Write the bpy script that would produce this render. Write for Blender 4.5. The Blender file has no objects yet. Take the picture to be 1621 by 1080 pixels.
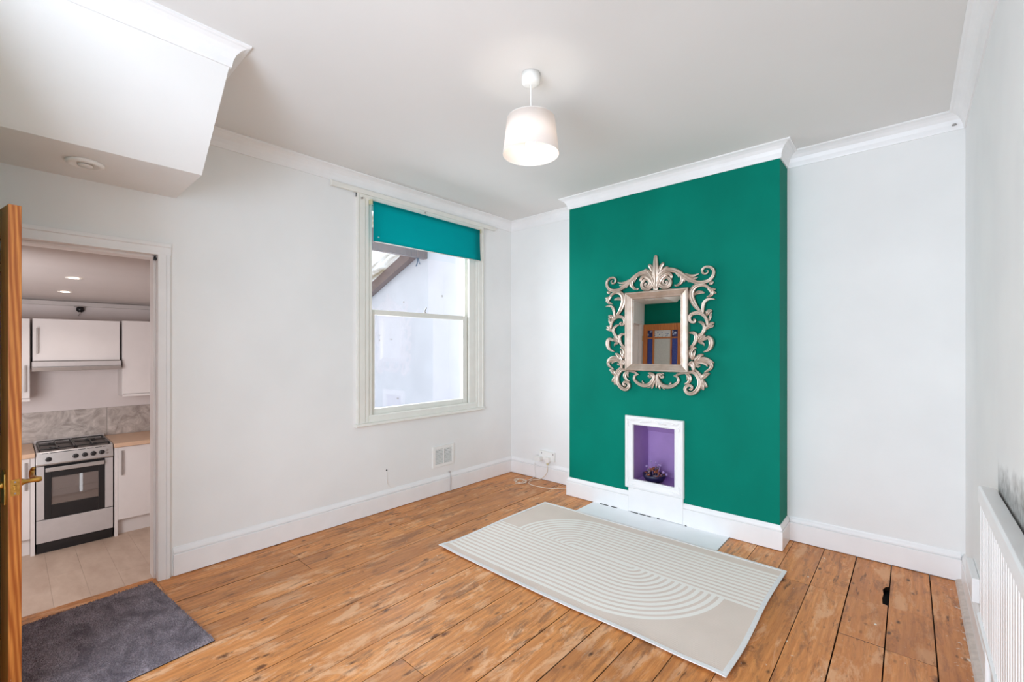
import bpy, bmesh, math, random
from mathutils import Vector, Matrix, noise

SC = bpy.context.scene
COL = SC.collection
R = random.Random(7)

# ------------------------------------------------------------------ camera, world, lights, exposure
cam_d = bpy.data.cameras.new('camera')
cam_d.sensor_width = 36.0
cam_d.lens = 36.0 * 709.2 / 1621.0
cam_d.shift_x = 0.0
cam_d.shift_y = 11.0 / 1621.0
cam_d.clip_start = 0.02
cam = bpy.data.objects.new('camera', cam_d)
cam.location = (0.0, 0.0, 1.42)
cam.rotation_euler = (math.pi / 2, 0.0, 0.7255)
COL.objects.link(cam)
SC.camera = cam

world = bpy.data.worlds.new('overcast_sky')
world.use_nodes = True
world.node_tree.nodes['Background'].inputs[0].default_value = (0.90, 0.94, 1.0, 1)
world.node_tree.nodes['Background'].inputs[1].default_value = 1.62
SC.world = world


def area_light(name, loc, rot, sx, sy, power, color):
    d = bpy.data.lights.new(name, 'AREA')
    d.shape = 'RECTANGLE'
    d.size, d.size_y = sx, sy
    d.energy = power
    d.color = color
    o = bpy.data.objects.new(name, d)
    o.location = loc
    o.rotation_euler = rot
    COL.objects.link(o)
    return o


# added fill light behind the camera, shining in through the invented wide opening
area_light('added_fill_rear', (-0.75, -1.90, 1.20), (math.radians(90), 0, 0), 2.1, 1.8, 98.0, (0.81, 0.96, 1.15))
# daylight of the light well entering by the sash window
area_light('daylight_sash_window', (-4.30, 2.35, 1.75), (0, math.radians(-86), 0), 1.7, 1.3, 40.0, (0.88, 0.97, 1.08))

# unseen area light added beside the doorway to brighten the kitchen
area_light('added_fill_kitchen', (-3.64, -0.78, 0.95), (0, math.radians(90), 0), 1.3, 1.0, 29.0, (0.97, 0.97, 1.0))

SC.view_settings.view_transform = 'Standard'
SC.view_settings.look = 'None'
SC.view_settings.exposure = 0.40
SC.view_settings.gamma = 1.0
SC.view_settings.use_curve_mapping = False
SC.cycles.max_bounces = 12
SC.cycles.diffuse_bounces = 8
SC.cycles.glossy_bounces = 4
SC.cycles.transparent_max_bounces = 12
SC.cycles.caustics_reflective = False
SC.cycles.caustics_refractive = False


# ------------------------------------------------------------------ node helpers
class NT:
    def __init__(self, name):
        self.m = bpy.data.materials.new(name)
        self.m.use_nodes = True
        self.t = self.m.node_tree
        self.b = self.t.nodes['Principled BSDF']
        self.out = self.t.nodes['Material Output']

    def n(self, kind, **inp):
        nd = self.t.nodes.new(kind)
        for k, v in inp.items():
            if k.startswith('_'):
                setattr(nd, k[1:], v)
            else:
                self.put(nd, k, v)
        return nd

    def put(self, nd, key, v):
        s = nd.inputs[int(key[1:])] if key[0] == 'i' and key[1:].isdigit() else nd.inputs[key.replace('_', ' ')]
        if isinstance(v, bpy.types.NodeSocket):
            self.t.links.new(v, s)
        else:
            s.default_value = v

    def math(self, op, a, b=0.0, c=0.0, clamp=False):
        nd = self.n('ShaderNodeMath', _operation=op, i0=a, i1=b, i2=c)
        nd.use_clamp = clamp
        return nd.outputs[0]

    def vmath(self, op, a, b):
        return self.n('ShaderNodeVectorMath', _operation=op, i0=a, i1=b).outputs[0]

    def mix(self, f, a, b, mode='MIX'):
        nd = self.t.nodes.new('ShaderNodeMix')
        nd.data_type = 'RGBA'
        nd.blend_type = mode
        for s, v in ((nd.inputs[0], f), (nd.inputs[6], a), (nd.inputs[7], b)):
            if isinstance(v, bpy.types.NodeSocket):
                self.t.links.new(v, s)
            else:
                s.default_value = v
        return nd.outputs[2]

    def rng(self, v, a, b, c=0.0, d=1.0):
        return self.n('ShaderNodeMapRange', i0=v, i1=a, i2=b, i3=c, i4=d).outputs[0]

    def noise(self, vec, scale, detail=3.0, rough=0.5, dist=0.0):
        return self.n('ShaderNodeTexNoise', Vector=vec, Scale=scale, Detail=detail, Roughness=rough, Distortion=dist).outputs[0]

    def pos(self):
        return self.n('ShaderNodeNewGeometry').outputs['Position']

    def objco(self):
        return self.n('ShaderNodeTexCoord').outputs['Object']

    def rand(self):
        return self.n('ShaderNodeObjectInfo').outputs['Random']

    def bump(self, h, strength=0.2, dist=0.01):
        nd = self.n('ShaderNodeBump', Strength=strength, Distance=dist, Height=h)
        self.t.links.new(nd.outputs[0], self.b.inputs['Normal'])

    def set(self, **kw):
        for k, v in kw.items():
            self.put(self.b, k, v)


def C(r, g, b):
    """sRGB 0-255 to linear rgba"""
    def f(x):
        x /= 255.0
        return x / 12.92 if x <= 0.04045 else ((x + 0.055) / 1.055) ** 2.4
    return (f(r), f(g), f(b), 1.0)


def plain(name, col, rough=0.5, metal=0.0, var=0.06, scale=6.0, bump=0.0, bscale=60.0, **kw):
    t = NT(name)
    p = t.pos()
    nz = t.noise(p, scale, 4.0)
    dark = tuple(c * (1 - var) for c in col[:3]) + (1,)
    lite = tuple(min(1, c * (1 + var * 0.5)) for c in col[:3]) + (1,)
    t.set(Base_Color=t.mix(t.rng(nz, 0.3, 0.7), dark, lite), Roughness=rough, Metallic=metal)
    if bump:
        t.bump(t.noise(p, bscale, 3.0), bump, 0.004)
    for k, v in kw.items():
        t.set(**{k: v})
    return t.m


def scaled(t, p, s):
    return t.n('ShaderNodeVectorMath', _operation='MULTIPLY', i0=p, i1=s).outputs[0]


M = {}
M['wall'] = plain('white_emulsion', C(233, 233, 231), 0.75, var=0.035, scale=2.2, bump=0.12, bscale=35)
M['ceil'] = plain('ceiling_emulsion', C(224, 222, 219), 0.8, var=0.02, scale=1.5, bump=0.06, bscale=30)
M['gloss'] = plain('white_gloss_paint', C(236, 235, 234), 0.34, var=0.03, scale=7, bump=0.02, bscale=18)
M['cream'] = plain('window_cream_paint', C(231, 229, 221), 0.42, var=0.04, scale=9, bump=0.06, bscale=25)
M['plastic'] = plain('white_plastic', C(235, 234, 230), 0.35, var=0.02)
M['old_plastic'] = plain('yellowed_plastic', C(205, 198, 160), 0.45, var=0.05)
M['hearth'] = plain('hearth_white_paint', C(238, 241, 243), 0.5, var=0.03, scale=5, bump=0.15, bscale=40)
M['dark'] = plain('dark_void', C(22, 18, 16), 0.95)
M['black'] = plain('black_enamel', C(28, 27, 29), 0.35)
M['steel'] = plain('brushed_steel', C(196, 192, 190), 0.32, metal=0.75, var=0.05, scale=30)
M['steel_panel'] = plain('grey_steel_panel', C(190, 185, 184), 0.45, metal=0.2, var=0.04, scale=20)
M['hob_plate'] = plain('dark_hob_plate', C(92, 84, 82), 0.4, metal=0.3)
M['handle'] = plain('satin_handle_metal', C(165, 158, 154), 0.35, metal=0.6)
M['laminate'] = plain('white_cabinet_laminate', C(218, 213, 211), 0.45, var=0.03)
M['worktop'] = plain('beige_worktop', C(205, 172, 145), 0.4, var=0.08, scale=25)
M['kitchen_wall'] = plain('kitchen_emulsion', C(216, 208, 206), 0.75, var=0.03)
M['kitchen_ceiling'] = plain('kitchen_ceiling_paint', C(196, 189, 186), 0.8, var=0.02)
M['render_wall'] = plain('white_painted_brick', C(226, 227, 236), 0.8, var=0.05, scale=3.0, bump=0.3, bscale=14)
M['purple'] = plain('purple_paint', C(176, 142, 198), 0.6, var=0.08, scale=8)
M['navy'] = plain('navy_glaze', C(24, 22, 60), 0.4)
M['lilac'] = plain('lilac_dried_flower', C(165, 140, 190), 0.8, var=0.2, scale=60)
M['potpourri'] = plain('dried_petals', C(160, 92, 66), 0.8, var=0.4, scale=70)
M['grey_petal'] = plain('grey_dried_leaf', C(140, 120, 125), 0.8, var=0.3, scale=70)
M['cable'] = plain('cream_cable', C(228, 212, 192), 0.5)
M['bare'] = plain('bare_plaster_trim', C(205, 190, 180), 0.8, var=0.15, scale=30)
M['blue_rope'] = plain('blue_rope', C(80, 105, 140), 0.8)


def brass():
    t = NT('aged_brass')
    p = t.pos()
    nz = t.noise(p, 60, 4)
    t.set(Base_Color=t.mix(nz, C(150, 105, 45), C(225, 180, 95)), Metallic=0.9, Roughness=0.32)
    return t.m


M['brass'] = brass()


def silver():
    t = NT('champagne_silver_leaf')
    p = t.pos()
    nz = t.noise(p, 14, 3)
    t.set(Base_Color=t.mix(t.rng(nz, 0.35, 0.65), C(186, 168, 152), C(208, 192, 178)), Metallic=0.8, Roughness=0.36)
    t.bump(t.noise(p, 120, 2), 0.05, 0.001)
    return t.m


M['silver'] = silver()


def mirror_glass():
    t = NT('mirror_silvering')
    t.set(Base_Color=(0.9, 0.91, 0.9, 1), Metallic=1.0, Roughness=0.0)
    return t.m


M['mirror'] = mirror_glass()


def pane_glass(name, tint=(1, 1, 1, 1), gloss=0.07):
    t = NT(name)
    tr = t.n('ShaderNodeBsdfTransparent', Color=tint)
    gl = t.n('ShaderNodeBsdfGlossy', Color=(1, 1, 1, 1), Roughness=0.02)
    mx = t.n('ShaderNodeMixShader', i0=gloss, i1=tr.outputs[0], i2=gl.outputs[0])
    t.t.links.new(mx.outputs[0], t.out.inputs[0])
    return t.m


M['glass'] = pane_glass('window_glass', (0.97, 0.98, 0.98, 1), 0.05)
M['oven_glass'] = pane_glass('oven_glass', (0.80, 0.78, 0.77, 1), 0.12)


def green_paint():
    t = NT('deep_green_paint')
    p = t.pos()
    nz = t.noise(scaled(t, p, (1.0, 1.0, 0.6)), 2.2, 4)
    col = t.mix(t.rng(nz, 0.3, 0.7), C(0, 111, 93), C(0, 123, 104))
    sc = t.noise(scaled(t, p, (9, 9, 22)), 1.6, 5, 0.6, 1.5)
    low = t.rng(t.n('ShaderNodeSeparateXYZ', i0=p).outputs[2], 0.1, 1.2, 1.0, 0.0)
    f = t.math('MULTIPLY', t.rng(sc, 0.68, 0.75, 0, 0.35), low)
    t.set(Base_Color=t.mix(f, col, C(90, 165, 150)), Roughness=0.6, Specular_IOR_Level=0.07)
    t.bump(t.noise(p, 45, 3), 0.12, 0.003)
    return t.m


M['green'] = green_paint()


def blind_fabric():
    t = NT('teal_blind_fabric')
    p = t.pos()
    nz = t.noise(p, 3, 3)
    col = t.mix(nz, C(0, 146, 150), C(0, 158, 161))
    v = t.n('ShaderNodeTexVoronoi', Vector=scaled(t, p, (5.0, 5.0, 9.0)), Scale=1.0)
    spot = t.math('LESS_THAN', v.outputs['Distance'], 0.055)
    t.set(Base_Color=t.mix(spot, col, C(190, 220, 220)), Roughness=0.8, Specular_IOR_Level=0.08)
    t.bump(t.noise(p, 300, 2), 0.1, 0.001)
    # woven cloth lets part of the daylight through
    tl = t.n('ShaderNodeBsdfTranslucent', Color=C(0, 190, 190))
    mx = t.n('ShaderNodeMixShader', i0=0.4, i1=t.b.outputs[0], i2=tl.outputs[0])
    t.t.links.new(mx.outputs[0], t.out.inputs[0])
    return t.m


M['blind'] = blind_fabric()


def stained_right_wall():
    t = NT('white_emulsion_with_soot')
    p = t.pos()
    xyz = t.n('ShaderNodeSeparateXYZ', i0=p)
    y, z = xyz.outputs[1], xyz.outputs[2]
    nz = t.noise(p, 9, 5, 0.6)
    h = t.math('ADD', t.rng(y, 2.55, 1.2, 0.95, 1.03), t.rng(nz, 0.3, 0.7, -0.03, 0.05))
    f = t.math('MULTIPLY', t.rng(t.math('SUBTRACT', h, z), -0.03, 0.06), t.rng(y, 2.535, 2.515))
    f = t.math('MULTIPLY', f, t.rng(t.noise(p, 40, 4), 0.3, 0.7, 0.5, 0.8))
    f = t.math('MULTIPLY', f, t.rng(z, 0.5, 0.8))
    nz2 = t.noise(p, 2.2, 4)
    base = t.mix(t.rng(nz2, 0.3, 0.7), C(228, 228, 227), C(235, 235, 233))
    t.set(Base_Color=t.mix(f, base, C(96, 90, 84)), Roughness=0.75)
    t.bump(t.noise(p, 35, 3), 0.12, 0.004)
    return t.m


M['wall_right'] = stained_right_wall()


def floor_wood():
    t = NT('worn_pine_boards')
    p = t.pos()
    r = t.rand()
    off = t.n('ShaderNodeCombineXYZ', X=t.math('MULTIPLY', r, 37.0), Y=t.math('MULTIPLY', r, 91.0), Z=0.0).outputs[0]
    q = t.vmath('ADD', p, off)
    st = scaled(t, q, (1.0, 0.10, 1.0))
    grain = t.noise(st, 60, 5, 0.6, 0.8)
    rings = t.n('ShaderNodeTexWave', Vector=scaled(t, q, (1.0, 0.07, 1.0)), Scale=9.0, Distortion=7.0, Detail=3.0, Detail_Scale=1.2).outputs[1]
    c = t.mix(t.rng(grain, 0.3, 0.7), C(208, 132, 68), C(243, 172, 104))
    c = t.mix(t.math('MULTIPLY', rings, 0.38), c, C(172, 110, 64))
    fine = t.noise(scaled(t, q, (1.0, 0.035, 1.0)), 210, 4, 0.6)
    c = t.mix(t.rng(fine, 0.5, 0.72, 0.0, 0.5), c, C(150, 88, 46))
    # board to board difference
    c = t.mix(t.rng(r, 0.0, 1.0, 0.0, 0.42), c, C(204, 132, 74))
    # patches where the varnish has worn to pale wood, and grey brown dirt
    wear = t.noise(scaled(t, q, (1.6, 0.5, 1.0)), 5.5, 9, 0.75, 0.5)
    c = t.mix(t.rng(wear, 0.52, 0.60, 0.0, 0.75), c, C(236, 188, 146))
    dirt = t.noise(scaled(t, q, (2.2, 0.5, 1.0)), 6.0, 9, 0.76, 0.4)
    c = t.mix(t.rng(dirt, 0.52, 0.62, 0.0, 0.72), c, C(126, 88, 62))
    broad = t.noise(scaled(t, q, (1.0, 0.35, 1.0)), 1.6, 5, 0.6, 0.8)
    c = t.mix(t.rng(broad, 0.42, 0.66, 0.0, 0.55), c, C(150, 94, 56))
    c = t.mix(t.rng(t.n('ShaderNodeSeparateXYZ', i0=p).outputs[0], -0.9, -0.1, 0.0, 0.30), c, C(190, 112, 66))
    streak = t.noise(scaled(t, q, (1.0, 0.13, 1.0)), 26, 5, 0.65)
    c = t.mix(t.rng(streak, 0.61, 0.68, 0.0, 0.75), c, C(92, 58, 36))
    # knots
    v = t.n('ShaderNodeTexVoronoi', Vector=scaled(t, q, (7.5, 4.0, 1.0)), Scale=1.0)
    kd = t.math('ADD', v.outputs['Distance'], t.rng(t.noise(q, 40, 3), 0.3, 0.7, -0.05, 0.05))
    c = t.mix(t.rng(kd, 0.15, 0.05, 0.0, 0.88), c, C(88, 46, 22))
    v2 = t.n('ShaderNodeTexVoronoi', Vector=scaled(t, q, (14, 6, 1.0)), Scale=1.0)
    c = t.mix(t.rng(t.math('ADD', v2.outputs['Distance'], t.rng(t.noise(q, 9, 3), 0.35, 0.6, 0.0, 0.09)), 0.19, 0.08, 0.0, 0.85), c, C(66, 40, 26))
    # flecks of white paint, thicker along the right wall
    x = t.n('ShaderNodeSeparateXYZ', i0=p).outputs[0]
    pn = t.noise(p, 28, 4, 0.7)
    edge = t.math('ADD', pn, t.rng(x, 0.12, 0.26, 0.0, 0.17))
    c = t.mix(t.rng(edge, 0.68, 0.73, 0.0, 0.8), c, C(222, 212, 200))
    v3 = t.n('ShaderNodeTexVoronoi', Vector=scaled(t, q, (9, 6, 1)), Scale=1.0)
    c = t.mix(t.math('LESS_THAN', v3.outputs['Distance'], t.rng(x, -1.2, 0.2, 0.022, 0.06)), c, C(230, 220, 208))
    nzz = t.n('ShaderNodeSeparateXYZ', i0=t.n('ShaderNodeNewGeometry').outputs['True Normal']).outputs[2]
    c = t.mix(t.rng(nzz, 0.5, 0.2), c, C(46, 30, 20))
    t.set(Base_Color=c, Roughness=t.rng(wear, 0.4, 0.65, 0.36, 0.6))
    t.set(Specular_IOR_Level=0.35)
    t.bump(t.math('ADD', grain, t.math('MULTIPLY', kd, 0.5)), 0.25, 0.003)
    return t.m


M['floor'] = floor_wood()


def door_pine(name, dark, lite, ring):
    t = NT(name)
    p = t.pos()
    wv = t.n('ShaderNodeTexWave', Vector=scaled(t, p, (1.0, 1.6, 0.07)), Scale=26.0, Distortion=6.0, Detail=3.0, Detail_Scale=0.8)
    wv.bands_direction = 'DIAGONAL'
    w = wv.outputs[1]
    g = t.noise(scaled(t, p, (1, 1, 0.06)), 90, 5, 0.6)
    c = t.mix(w, lite, dark)
    c = t.mix(t.rng(g, 0.35, 0.75, 0, 0.6), c, ring)
    chip = t.noise(scaled(t, p, (1, 1, 0.5)), 30, 5, 0.7)
    z = t.n('ShaderNodeSeparateXYZ', i0=p).outputs[2]
    c = t.mix(t.rng(t.math('ADD', chip, t.rng(z, 0.8, 0.3, -0.06, 0.03)), 0.70, 0.74, 0.0, 0.6), c, C(225, 210, 185))
    t.set(Base_Color=c, Roughness=0.38)
    t.bump(g, 0.15, 0.002)
    return t.m


M['door'] = door_pine('orange_varnished_pine', C(166, 88, 34), C(216, 142, 70), C(150, 78, 30))
M['door_dark'] = door_pine('dark_varnished_pine', C(122, 62, 30), C(150, 82, 42), C(92, 46, 24))
M['rafter'] = door_pine('weathered_rafter_timber', C(112, 92, 96), C(160, 128, 118), C(92, 80, 92))


def marble():
    t = NT('grey_marble_laminate')
    p = t.pos()
    a = t.noise(p, 7, 8, 0.65, 1.6)
    b = t.noise(p, 3, 4)
    c = t.mix(t.rng(a, 0.35, 0.65), C(140, 130, 124), C(206, 198, 192))
    c = t.mix(t.rng(b, 0.4, 0.7, 0, 0.5), c, C(180, 170, 164))
    t.set(Base_Color=c, Roughness=0.35)
    return t.m


M['marble'] = marble()


def vinyl():
    t = NT('beige_vinyl_plank')
    p = t.pos()
    r = t.rand()
    a = t.noise(scaled(t, p, (0.4, 1, 1)), 9, 6, 0.6)
    c = t.mix(t.rng(a, 0.3, 0.7), C(176, 152, 134), C(202, 182, 164))
    c = t.mix(t.math('MULTIPLY', r, 0.35), c, C(172, 150, 134))
    t.set(Base_Color=c, Roughness=0.5)
    return t.m


M['vinyl'] = vinyl()


def rug_weave():
    """local x 0..1.92 along the long side, local y 0..1.235 towards the hearth"""
    t = NT('taupe_and_ivory_flatweave')
    o = t.objco()
    s = t.n('ShaderNodeSeparateXYZ', i0=o)
    u, v = s.outputs[0], s.outputs[1]
    P = 0.0425
    mid = 0.642
    # far half: arcs about (0.70, mid) running on as straight lines to the right
    dv = t.math('SUBTRACT', v, mid)
    du = t.math('MINIMUM', t.math('SUBTRACT', u, 0.70), 0.0)
    r1 = t.math('SQRT', t.math('ADD', t.math('MULTIPLY', du, du), t.math('MULTIPLY', dv, dv)))
    # near half: lines from the left turning up in arcs about (1.16, mid)
    du2 = t.math('MAXIMUM', t.math('SUBTRACT', u, 1.155), 0.0)
    r2 = t.math('SQRT', t.math('ADD', t.math('MULTIPLY', du2, du2), t.math('MULTIPLY', dv, dv)))
    far = t.math('GREATER_THAN', v, mid)
    in1 = t.math('MULTIPLY', far, t.math('LESS_THAN', r1, 0.492))
    near = t.math('SUBTRACT', 1.0, far)
    in2 = t.math('MULTIPLY', near, t.math('LESS_THAN', r2, 0.5655))
    s1 = t.math('LESS_THAN', t.math('FRACT', t.math('DIVIDE', r1, P)), 0.58)
    s2 = t.math('LESS_THAN', t.math('FRACT', t.math('DIVIDE', t.math('ADD', r2, 0.012), P)), 0.58)
    f = t.math('ADD', t.math('MULTIPLY', in1, s1), t.math('MULTIPLY', in2, s2))
    nz = t.noise(o, 5, 4)
    w1 = t.n('ShaderNodeTexWave', Vector=o, Scale=70.0, Distortion=0.3)
    w1.bands_direction = 'DIAGONAL'
    base = t.mix(t.math('MULTIPLY', w1.outputs[1], 0.5), C(228, 213, 201), C(214, 199, 188))
    base = t.mix(t.rng(nz, 0.4, 0.7, 0, 0.25), base, C(205, 190, 178))
    ivory = t.mix(t.noise(o, 220, 2), C(236, 230, 222), C(246, 242, 236))
    t.set(Base_Color=t.mix(f, base, ivory), Roughness=0.9, Specular_IOR_Level=0.15)
    h = t.math('ADD', t.math('MULTIPLY', f, 0.6), t.math('MULTIPLY', w1.outputs[1], 0.4))
    t.bump(h, 0.35, 0.003)
    return t.m


M['rug'] = rug_weave()
M['binding'] = plain('ivory_rug_binding', C(228, 227, 226), 0.85, var=0.05, scale=60, bump=0.4, bscale=220)


def mat_pile():
    t = NT('charcoal_pile')
    p = t.pos()
    nz = t.noise(scaled(t, p, (1.0, 1.6, 1.0)), 7, 5, 0.6, 0.8)
    fine = t.noise(p, 170, 2)
    c = t.mix(t.rng(nz, 0.35, 0.65), C(124, 114, 120), C(176, 165, 171))
    c = t.mix(t.rng(fine, 0.35, 0.65, 0, 0.7), c, C(84, 77, 84))
    t.set(Base_Color=c, Roughness=0.95, Specular_IOR_Level=0.1)
    t.bump(fine, 0.5, 0.004)
    return t.m


M['pile'] = mat_pile()


def shade_fabric():
    t = NT('lamp_shade_fabric')
    p = t.pos()
    di = t.n('ShaderNodeBsdfDiffuse', Color=C(246, 238, 232))
    tl = t.n('ShaderNodeBsdfTranslucent', Color=C(255, 250, 246))
    w = t.noise(scaled(t, p, (1, 1, 4)), 120, 2)
    mx = t.n('ShaderNodeMixShader', i0=t.rng(w, 0.3, 0.7, 0.34, 0.40), i1=di.outputs[0], i2=tl.outputs[0])
    t.t.links.new(mx.outputs[0], t.out.inputs[0])
    return t.m


M['shade'] = shade_fabric()


def emit(name, col, s):
    t = NT(name)
    e = t.n('ShaderNodeEmission', Color=col, Strength=s)
    t.t.links.new(e.outputs[0], t.out.inputs[0])
    return t.m


M['bulb'] = emit('lit_bulb', (1.0, 0.90, 0.76, 1), 6.0)
M['downlight'] = emit('lit_downlight', (1.0, 0.88, 0.74, 1), 9.0)


def roof_sheet():
    t = NT('mossy_roof_sheet')
    p = t.pos()
    nz = t.noise(scaled(t, p, (1, 3, 1)), 2.2, 6, 0.6, 0.6)
    c = t.mix(t.rng(nz, 0.45, 0.68), C(250, 250, 250), C(196, 184, 168))
    tl = t.n('ShaderNodeBsdfTranslucent', Color=c)
    tr = t.n('ShaderNodeBsdfTransparent', Color=c)
    mx = t.n('ShaderNodeMixShader', i0=0.55, i1=tl.outputs[0], i2=tr.outputs[0])
    t.t.links.new(mx.outputs[0], t.out.inputs[0])
    return t.m


M['roof_sheet'] = roof_sheet()


def stained(name, a, b, scale, pattern=None):
    """leaded door glass: coloured, semi-clear"""
    t = NT(name)
    p = t.pos()
    v = t.n('ShaderNodeTexVoronoi', Vector=p, Scale=scale)
    c = t.mix(t.rng(v.outputs['Distance'], 0.15, 0.4), a, b)
    t.set(Base_Color=c, Roughness=0.18)
    t.bump(t.noise(p, 120, 2), 0.3, 0.002)
    return t.m


M['blue_glass'] = stained('cobalt_glass', C(62, 92, 176), C(34, 58, 140), 90)
M['navy_glass'] = stained('navy_glass_star', C(190, 200, 225), C(24, 36, 96), 14)
M['frosted'] = stained('frosted_glass', C(205, 207, 200), C(190, 194, 188), 60)
M['dotted'] = stained('white_glass_blue_dots', C(80, 110, 150), C(205, 208, 205), 32)


# ------------------------------------------------------------------ mesh helpers
class MB:
    def __init__(self, T=None):
        self.v, self.f, self.T = [], [], T

    def add(self, vs, fs):
        o = len(self.v)
        self.v += [tuple(x) for x in vs]
        self.f += [tuple(i + o for i in f) for f in fs]
        return self

    def box(self, x0, x1, y0, y1, z0, z1):
        x0, x1 = min(x0, x1), max(x0, x1)
        y0, y1 = min(y0, y1), max(y0, y1)
        z0, z1 = min(z0, z1), max(z0, z1)
        vs = [(x, y, z) for z in (z0, z1) for y in (y0, y1) for x in (x0, x1)]
        return self.add(vs, [(0, 2, 3, 1), (4, 5, 7, 6), (0, 1, 5, 4), (2, 6, 7, 3), (0, 4, 6, 2), (1, 3, 7, 5)])

    def prism(self, poly, axis, a, b):
        """polygon in the plane across `axis` ('x': (y,z), 'y': (x,z), 'z': (x,y)), extruded from a to b"""
        n = len(poly)
        ar = sum(poly[i][0] * poly[(i + 1) % n][1] - poly[(i + 1) % n][0] * poly[i][1] for i in range(n))
        if ar < 0:
            poly = poly[::-1]
        if axis == 'y':
            a, b = max(a, b), min(a, b)
        else:
            a, b = min(a, b), max(a, b)

        def P(q, c):
            return {'x': (c, q[0], q[1]), 'y': (q[0], c, q[1]), 'z': (q[0], q[1], c)}[axis]
        vs = [P(q, a) for q in poly] + [P(q, b) for q in poly]
        fs = [tuple(range(n))[::-1], tuple(range(n, 2 * n))]
        fs += [(i, (i + 1) % n, n + (i + 1) % n, n + i) for i in range(n)]
        return self.add(vs, fs)

    def tube(self, pts, rad, n=8):
        pts = [Vector(p) for p in pts]
        if not isinstance(rad, (list, tuple)):
            rad = [rad] * len(pts)
        vs, fs = [], []
        t0 = (pts[1] - pts[0]).normalized()
        up = Vector((0, 0, 1)) if abs(t0.z) < 0.9 else Vector((1, 0, 0))
        a = t0.cross(up).normalized()
        for i, p in enumerate(pts):
            t = (pts[min(i + 1, len(pts) - 1)] - pts[max(i - 1, 0)]).normalized()
            a = (a - t * a.dot(t)).normalized()
            b = t.cross(a)
            for k in range(n):
                w = 2 * math.pi * k / n
                vs.append(p + (a * math.cos(w) + b * math.sin(w)) * rad[i])
        for i in range(len(pts) - 1):
            for k in range(n):
                k2 = (k + 1) % n
                fs.append((i * n + k, i * n + k2, (i + 1) * n + k2, (i + 1) * n + k))
        fs.append(tuple(range(n))[::-1])
        m = (len(pts) - 1) * n
        fs.append(tuple(range(m, m + n)))
        return self.add(vs, fs)

    def lathe(self, prof, c, axis='z', n=28, close=True):
        """profile of (radius, height) about an axis through c"""
        vs, fs = [], []
        for r, h in prof:
            for k in range(n):
                w = 2 * math.pi * k / n
                p = (r * math.cos(w), r * math.sin(w), h)
                if axis == 'x':
                    p = (p[2], p[0], p[1])
                elif axis == 'y':
                    p = (p[1], p[2], p[0])
                vs.append((c[0] + p[0], c[1] + p[1], c[2] + p[2]))
        for i in range(len(prof) - 1):
            for k in range(n):
                k2 = (k + 1) % n
                fs.append((i * n + k, i * n + k2, (i + 1) * n + k2, (i + 1) * n + k))
        if close:
            if prof[0][0] > 1e-5:
                fs.append(tuple(range(n))[::-1])
            if prof[-1][0] > 1e-5:
                m = (len(prof) - 1) * n
                fs.append(tuple(range(m, m + n)))
        return self.add(vs, fs)


def obj(name, mb, m, parent=None, smooth=False, bevel=0.0, kind=None, label=None):
    base = Vector(parent['_o']) if parent is not None else Vector((0, 0, 0))
    vs = [Vector(v) for v in mb.v]
    if mb.T is not None:
        vs = [mb.T @ v for v in vs]
    if parent is None and vs:
        lo = Vector((min(v.x for v in vs), min(v.y for v in vs), min(v.z for v in vs)))
        hi = Vector((max(v.x for v in vs), max(v.y for v in vs), max(v.z for v in vs)))
        base = Vector(((lo.x + hi.x) / 2, (lo.y + hi.y) / 2, lo.z))
    me = bpy.data.meshes.new(name)
    me.from_pydata([v - base for v in vs], [], mb.f)
    bm = bmesh.new()
    bm.from_mesh(me)
    bmesh.ops.recalc_face_normals(bm, faces=bm.faces)
    bm.to_mesh(me)
    bm.free()
    me.update()
    if isinstance(m, (list, tuple)):
        for x in m:
            me.materials.append(x)
    else:
        me.materials.append(m)
    if smooth:
        for p in me.polygons:
            p.use_smooth = True
    o = bpy.data.objects.new(name, me)
    COL.objects.link(o)
    if parent is None:
        o.location = base
    else:
        o.parent = parent
    o['_o'] = tuple(base)
    if bevel:
        b = o.modifiers.new('bevel', 'BEVEL')
        b.width = bevel
        b.segments = 2
        b.limit_method = 'ANGLE'
    if kind:
        o['kind'] = kind
    if label:
        o['label'] = label
    return o


def struct(name, mb, m, **kw):
    return obj(name, mb, m, kind='structure', **kw)


def thing(name, label, cat, loc, group=None):
    o = bpy.data.objects.new(name, None)
    COL.objects.link(o)
    o.location = loc
    o['_o'] = tuple(loc)
    o['label'] = label
    o['category'] = cat
    o.empty_display_size = 0.1
    if group:
        o['group'] = group
    return o


def tag(o, label, cat, group=None):
    o['label'] = label
    o['category'] = cat
    if group:
        o['group'] = group
    return o


def sweep_plan(mb, path, prof):
    """profile (d, z): d is the distance out from the wall; path in plan with the room on its right-hand side"""
    pts = [Vector((p[0], p[1])) for p in path]
    n = len(prof)
    vs = []
    for i, p in enumerate(pts):
        ns = []
        if i > 0:
            t = (p - pts[i - 1]).normalized()
            ns.append(Vector((t.y, -t.x)))
        if i < len(pts) - 1:
            t = (pts[i + 1] - p).normalized()
            ns.append(Vector((t.y, -t.x)))
        if len(ns) == 2:
            m = (ns[0] + ns[1]).normalized()
            m = m / max(0.3, m.dot(ns[0]))
        else:
            m = ns[0]
        for d, z in prof:
            q = p + m * d
            vs.append((q.x, q.y, z))
    fs = []
    for i in range(len(pts) - 1):
        for k in range(n):
            k2 = (k + 1) % n
            fs.append((i * n + k, i * n + k2, (i + 1) * n + k2, (i + 1) * n + k))
    fs.append(tuple(range(n)))
    fs.append(tuple(range((len(pts) - 1) * n, len(pts) * n)))
    return mb.add(vs, fs)


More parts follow.
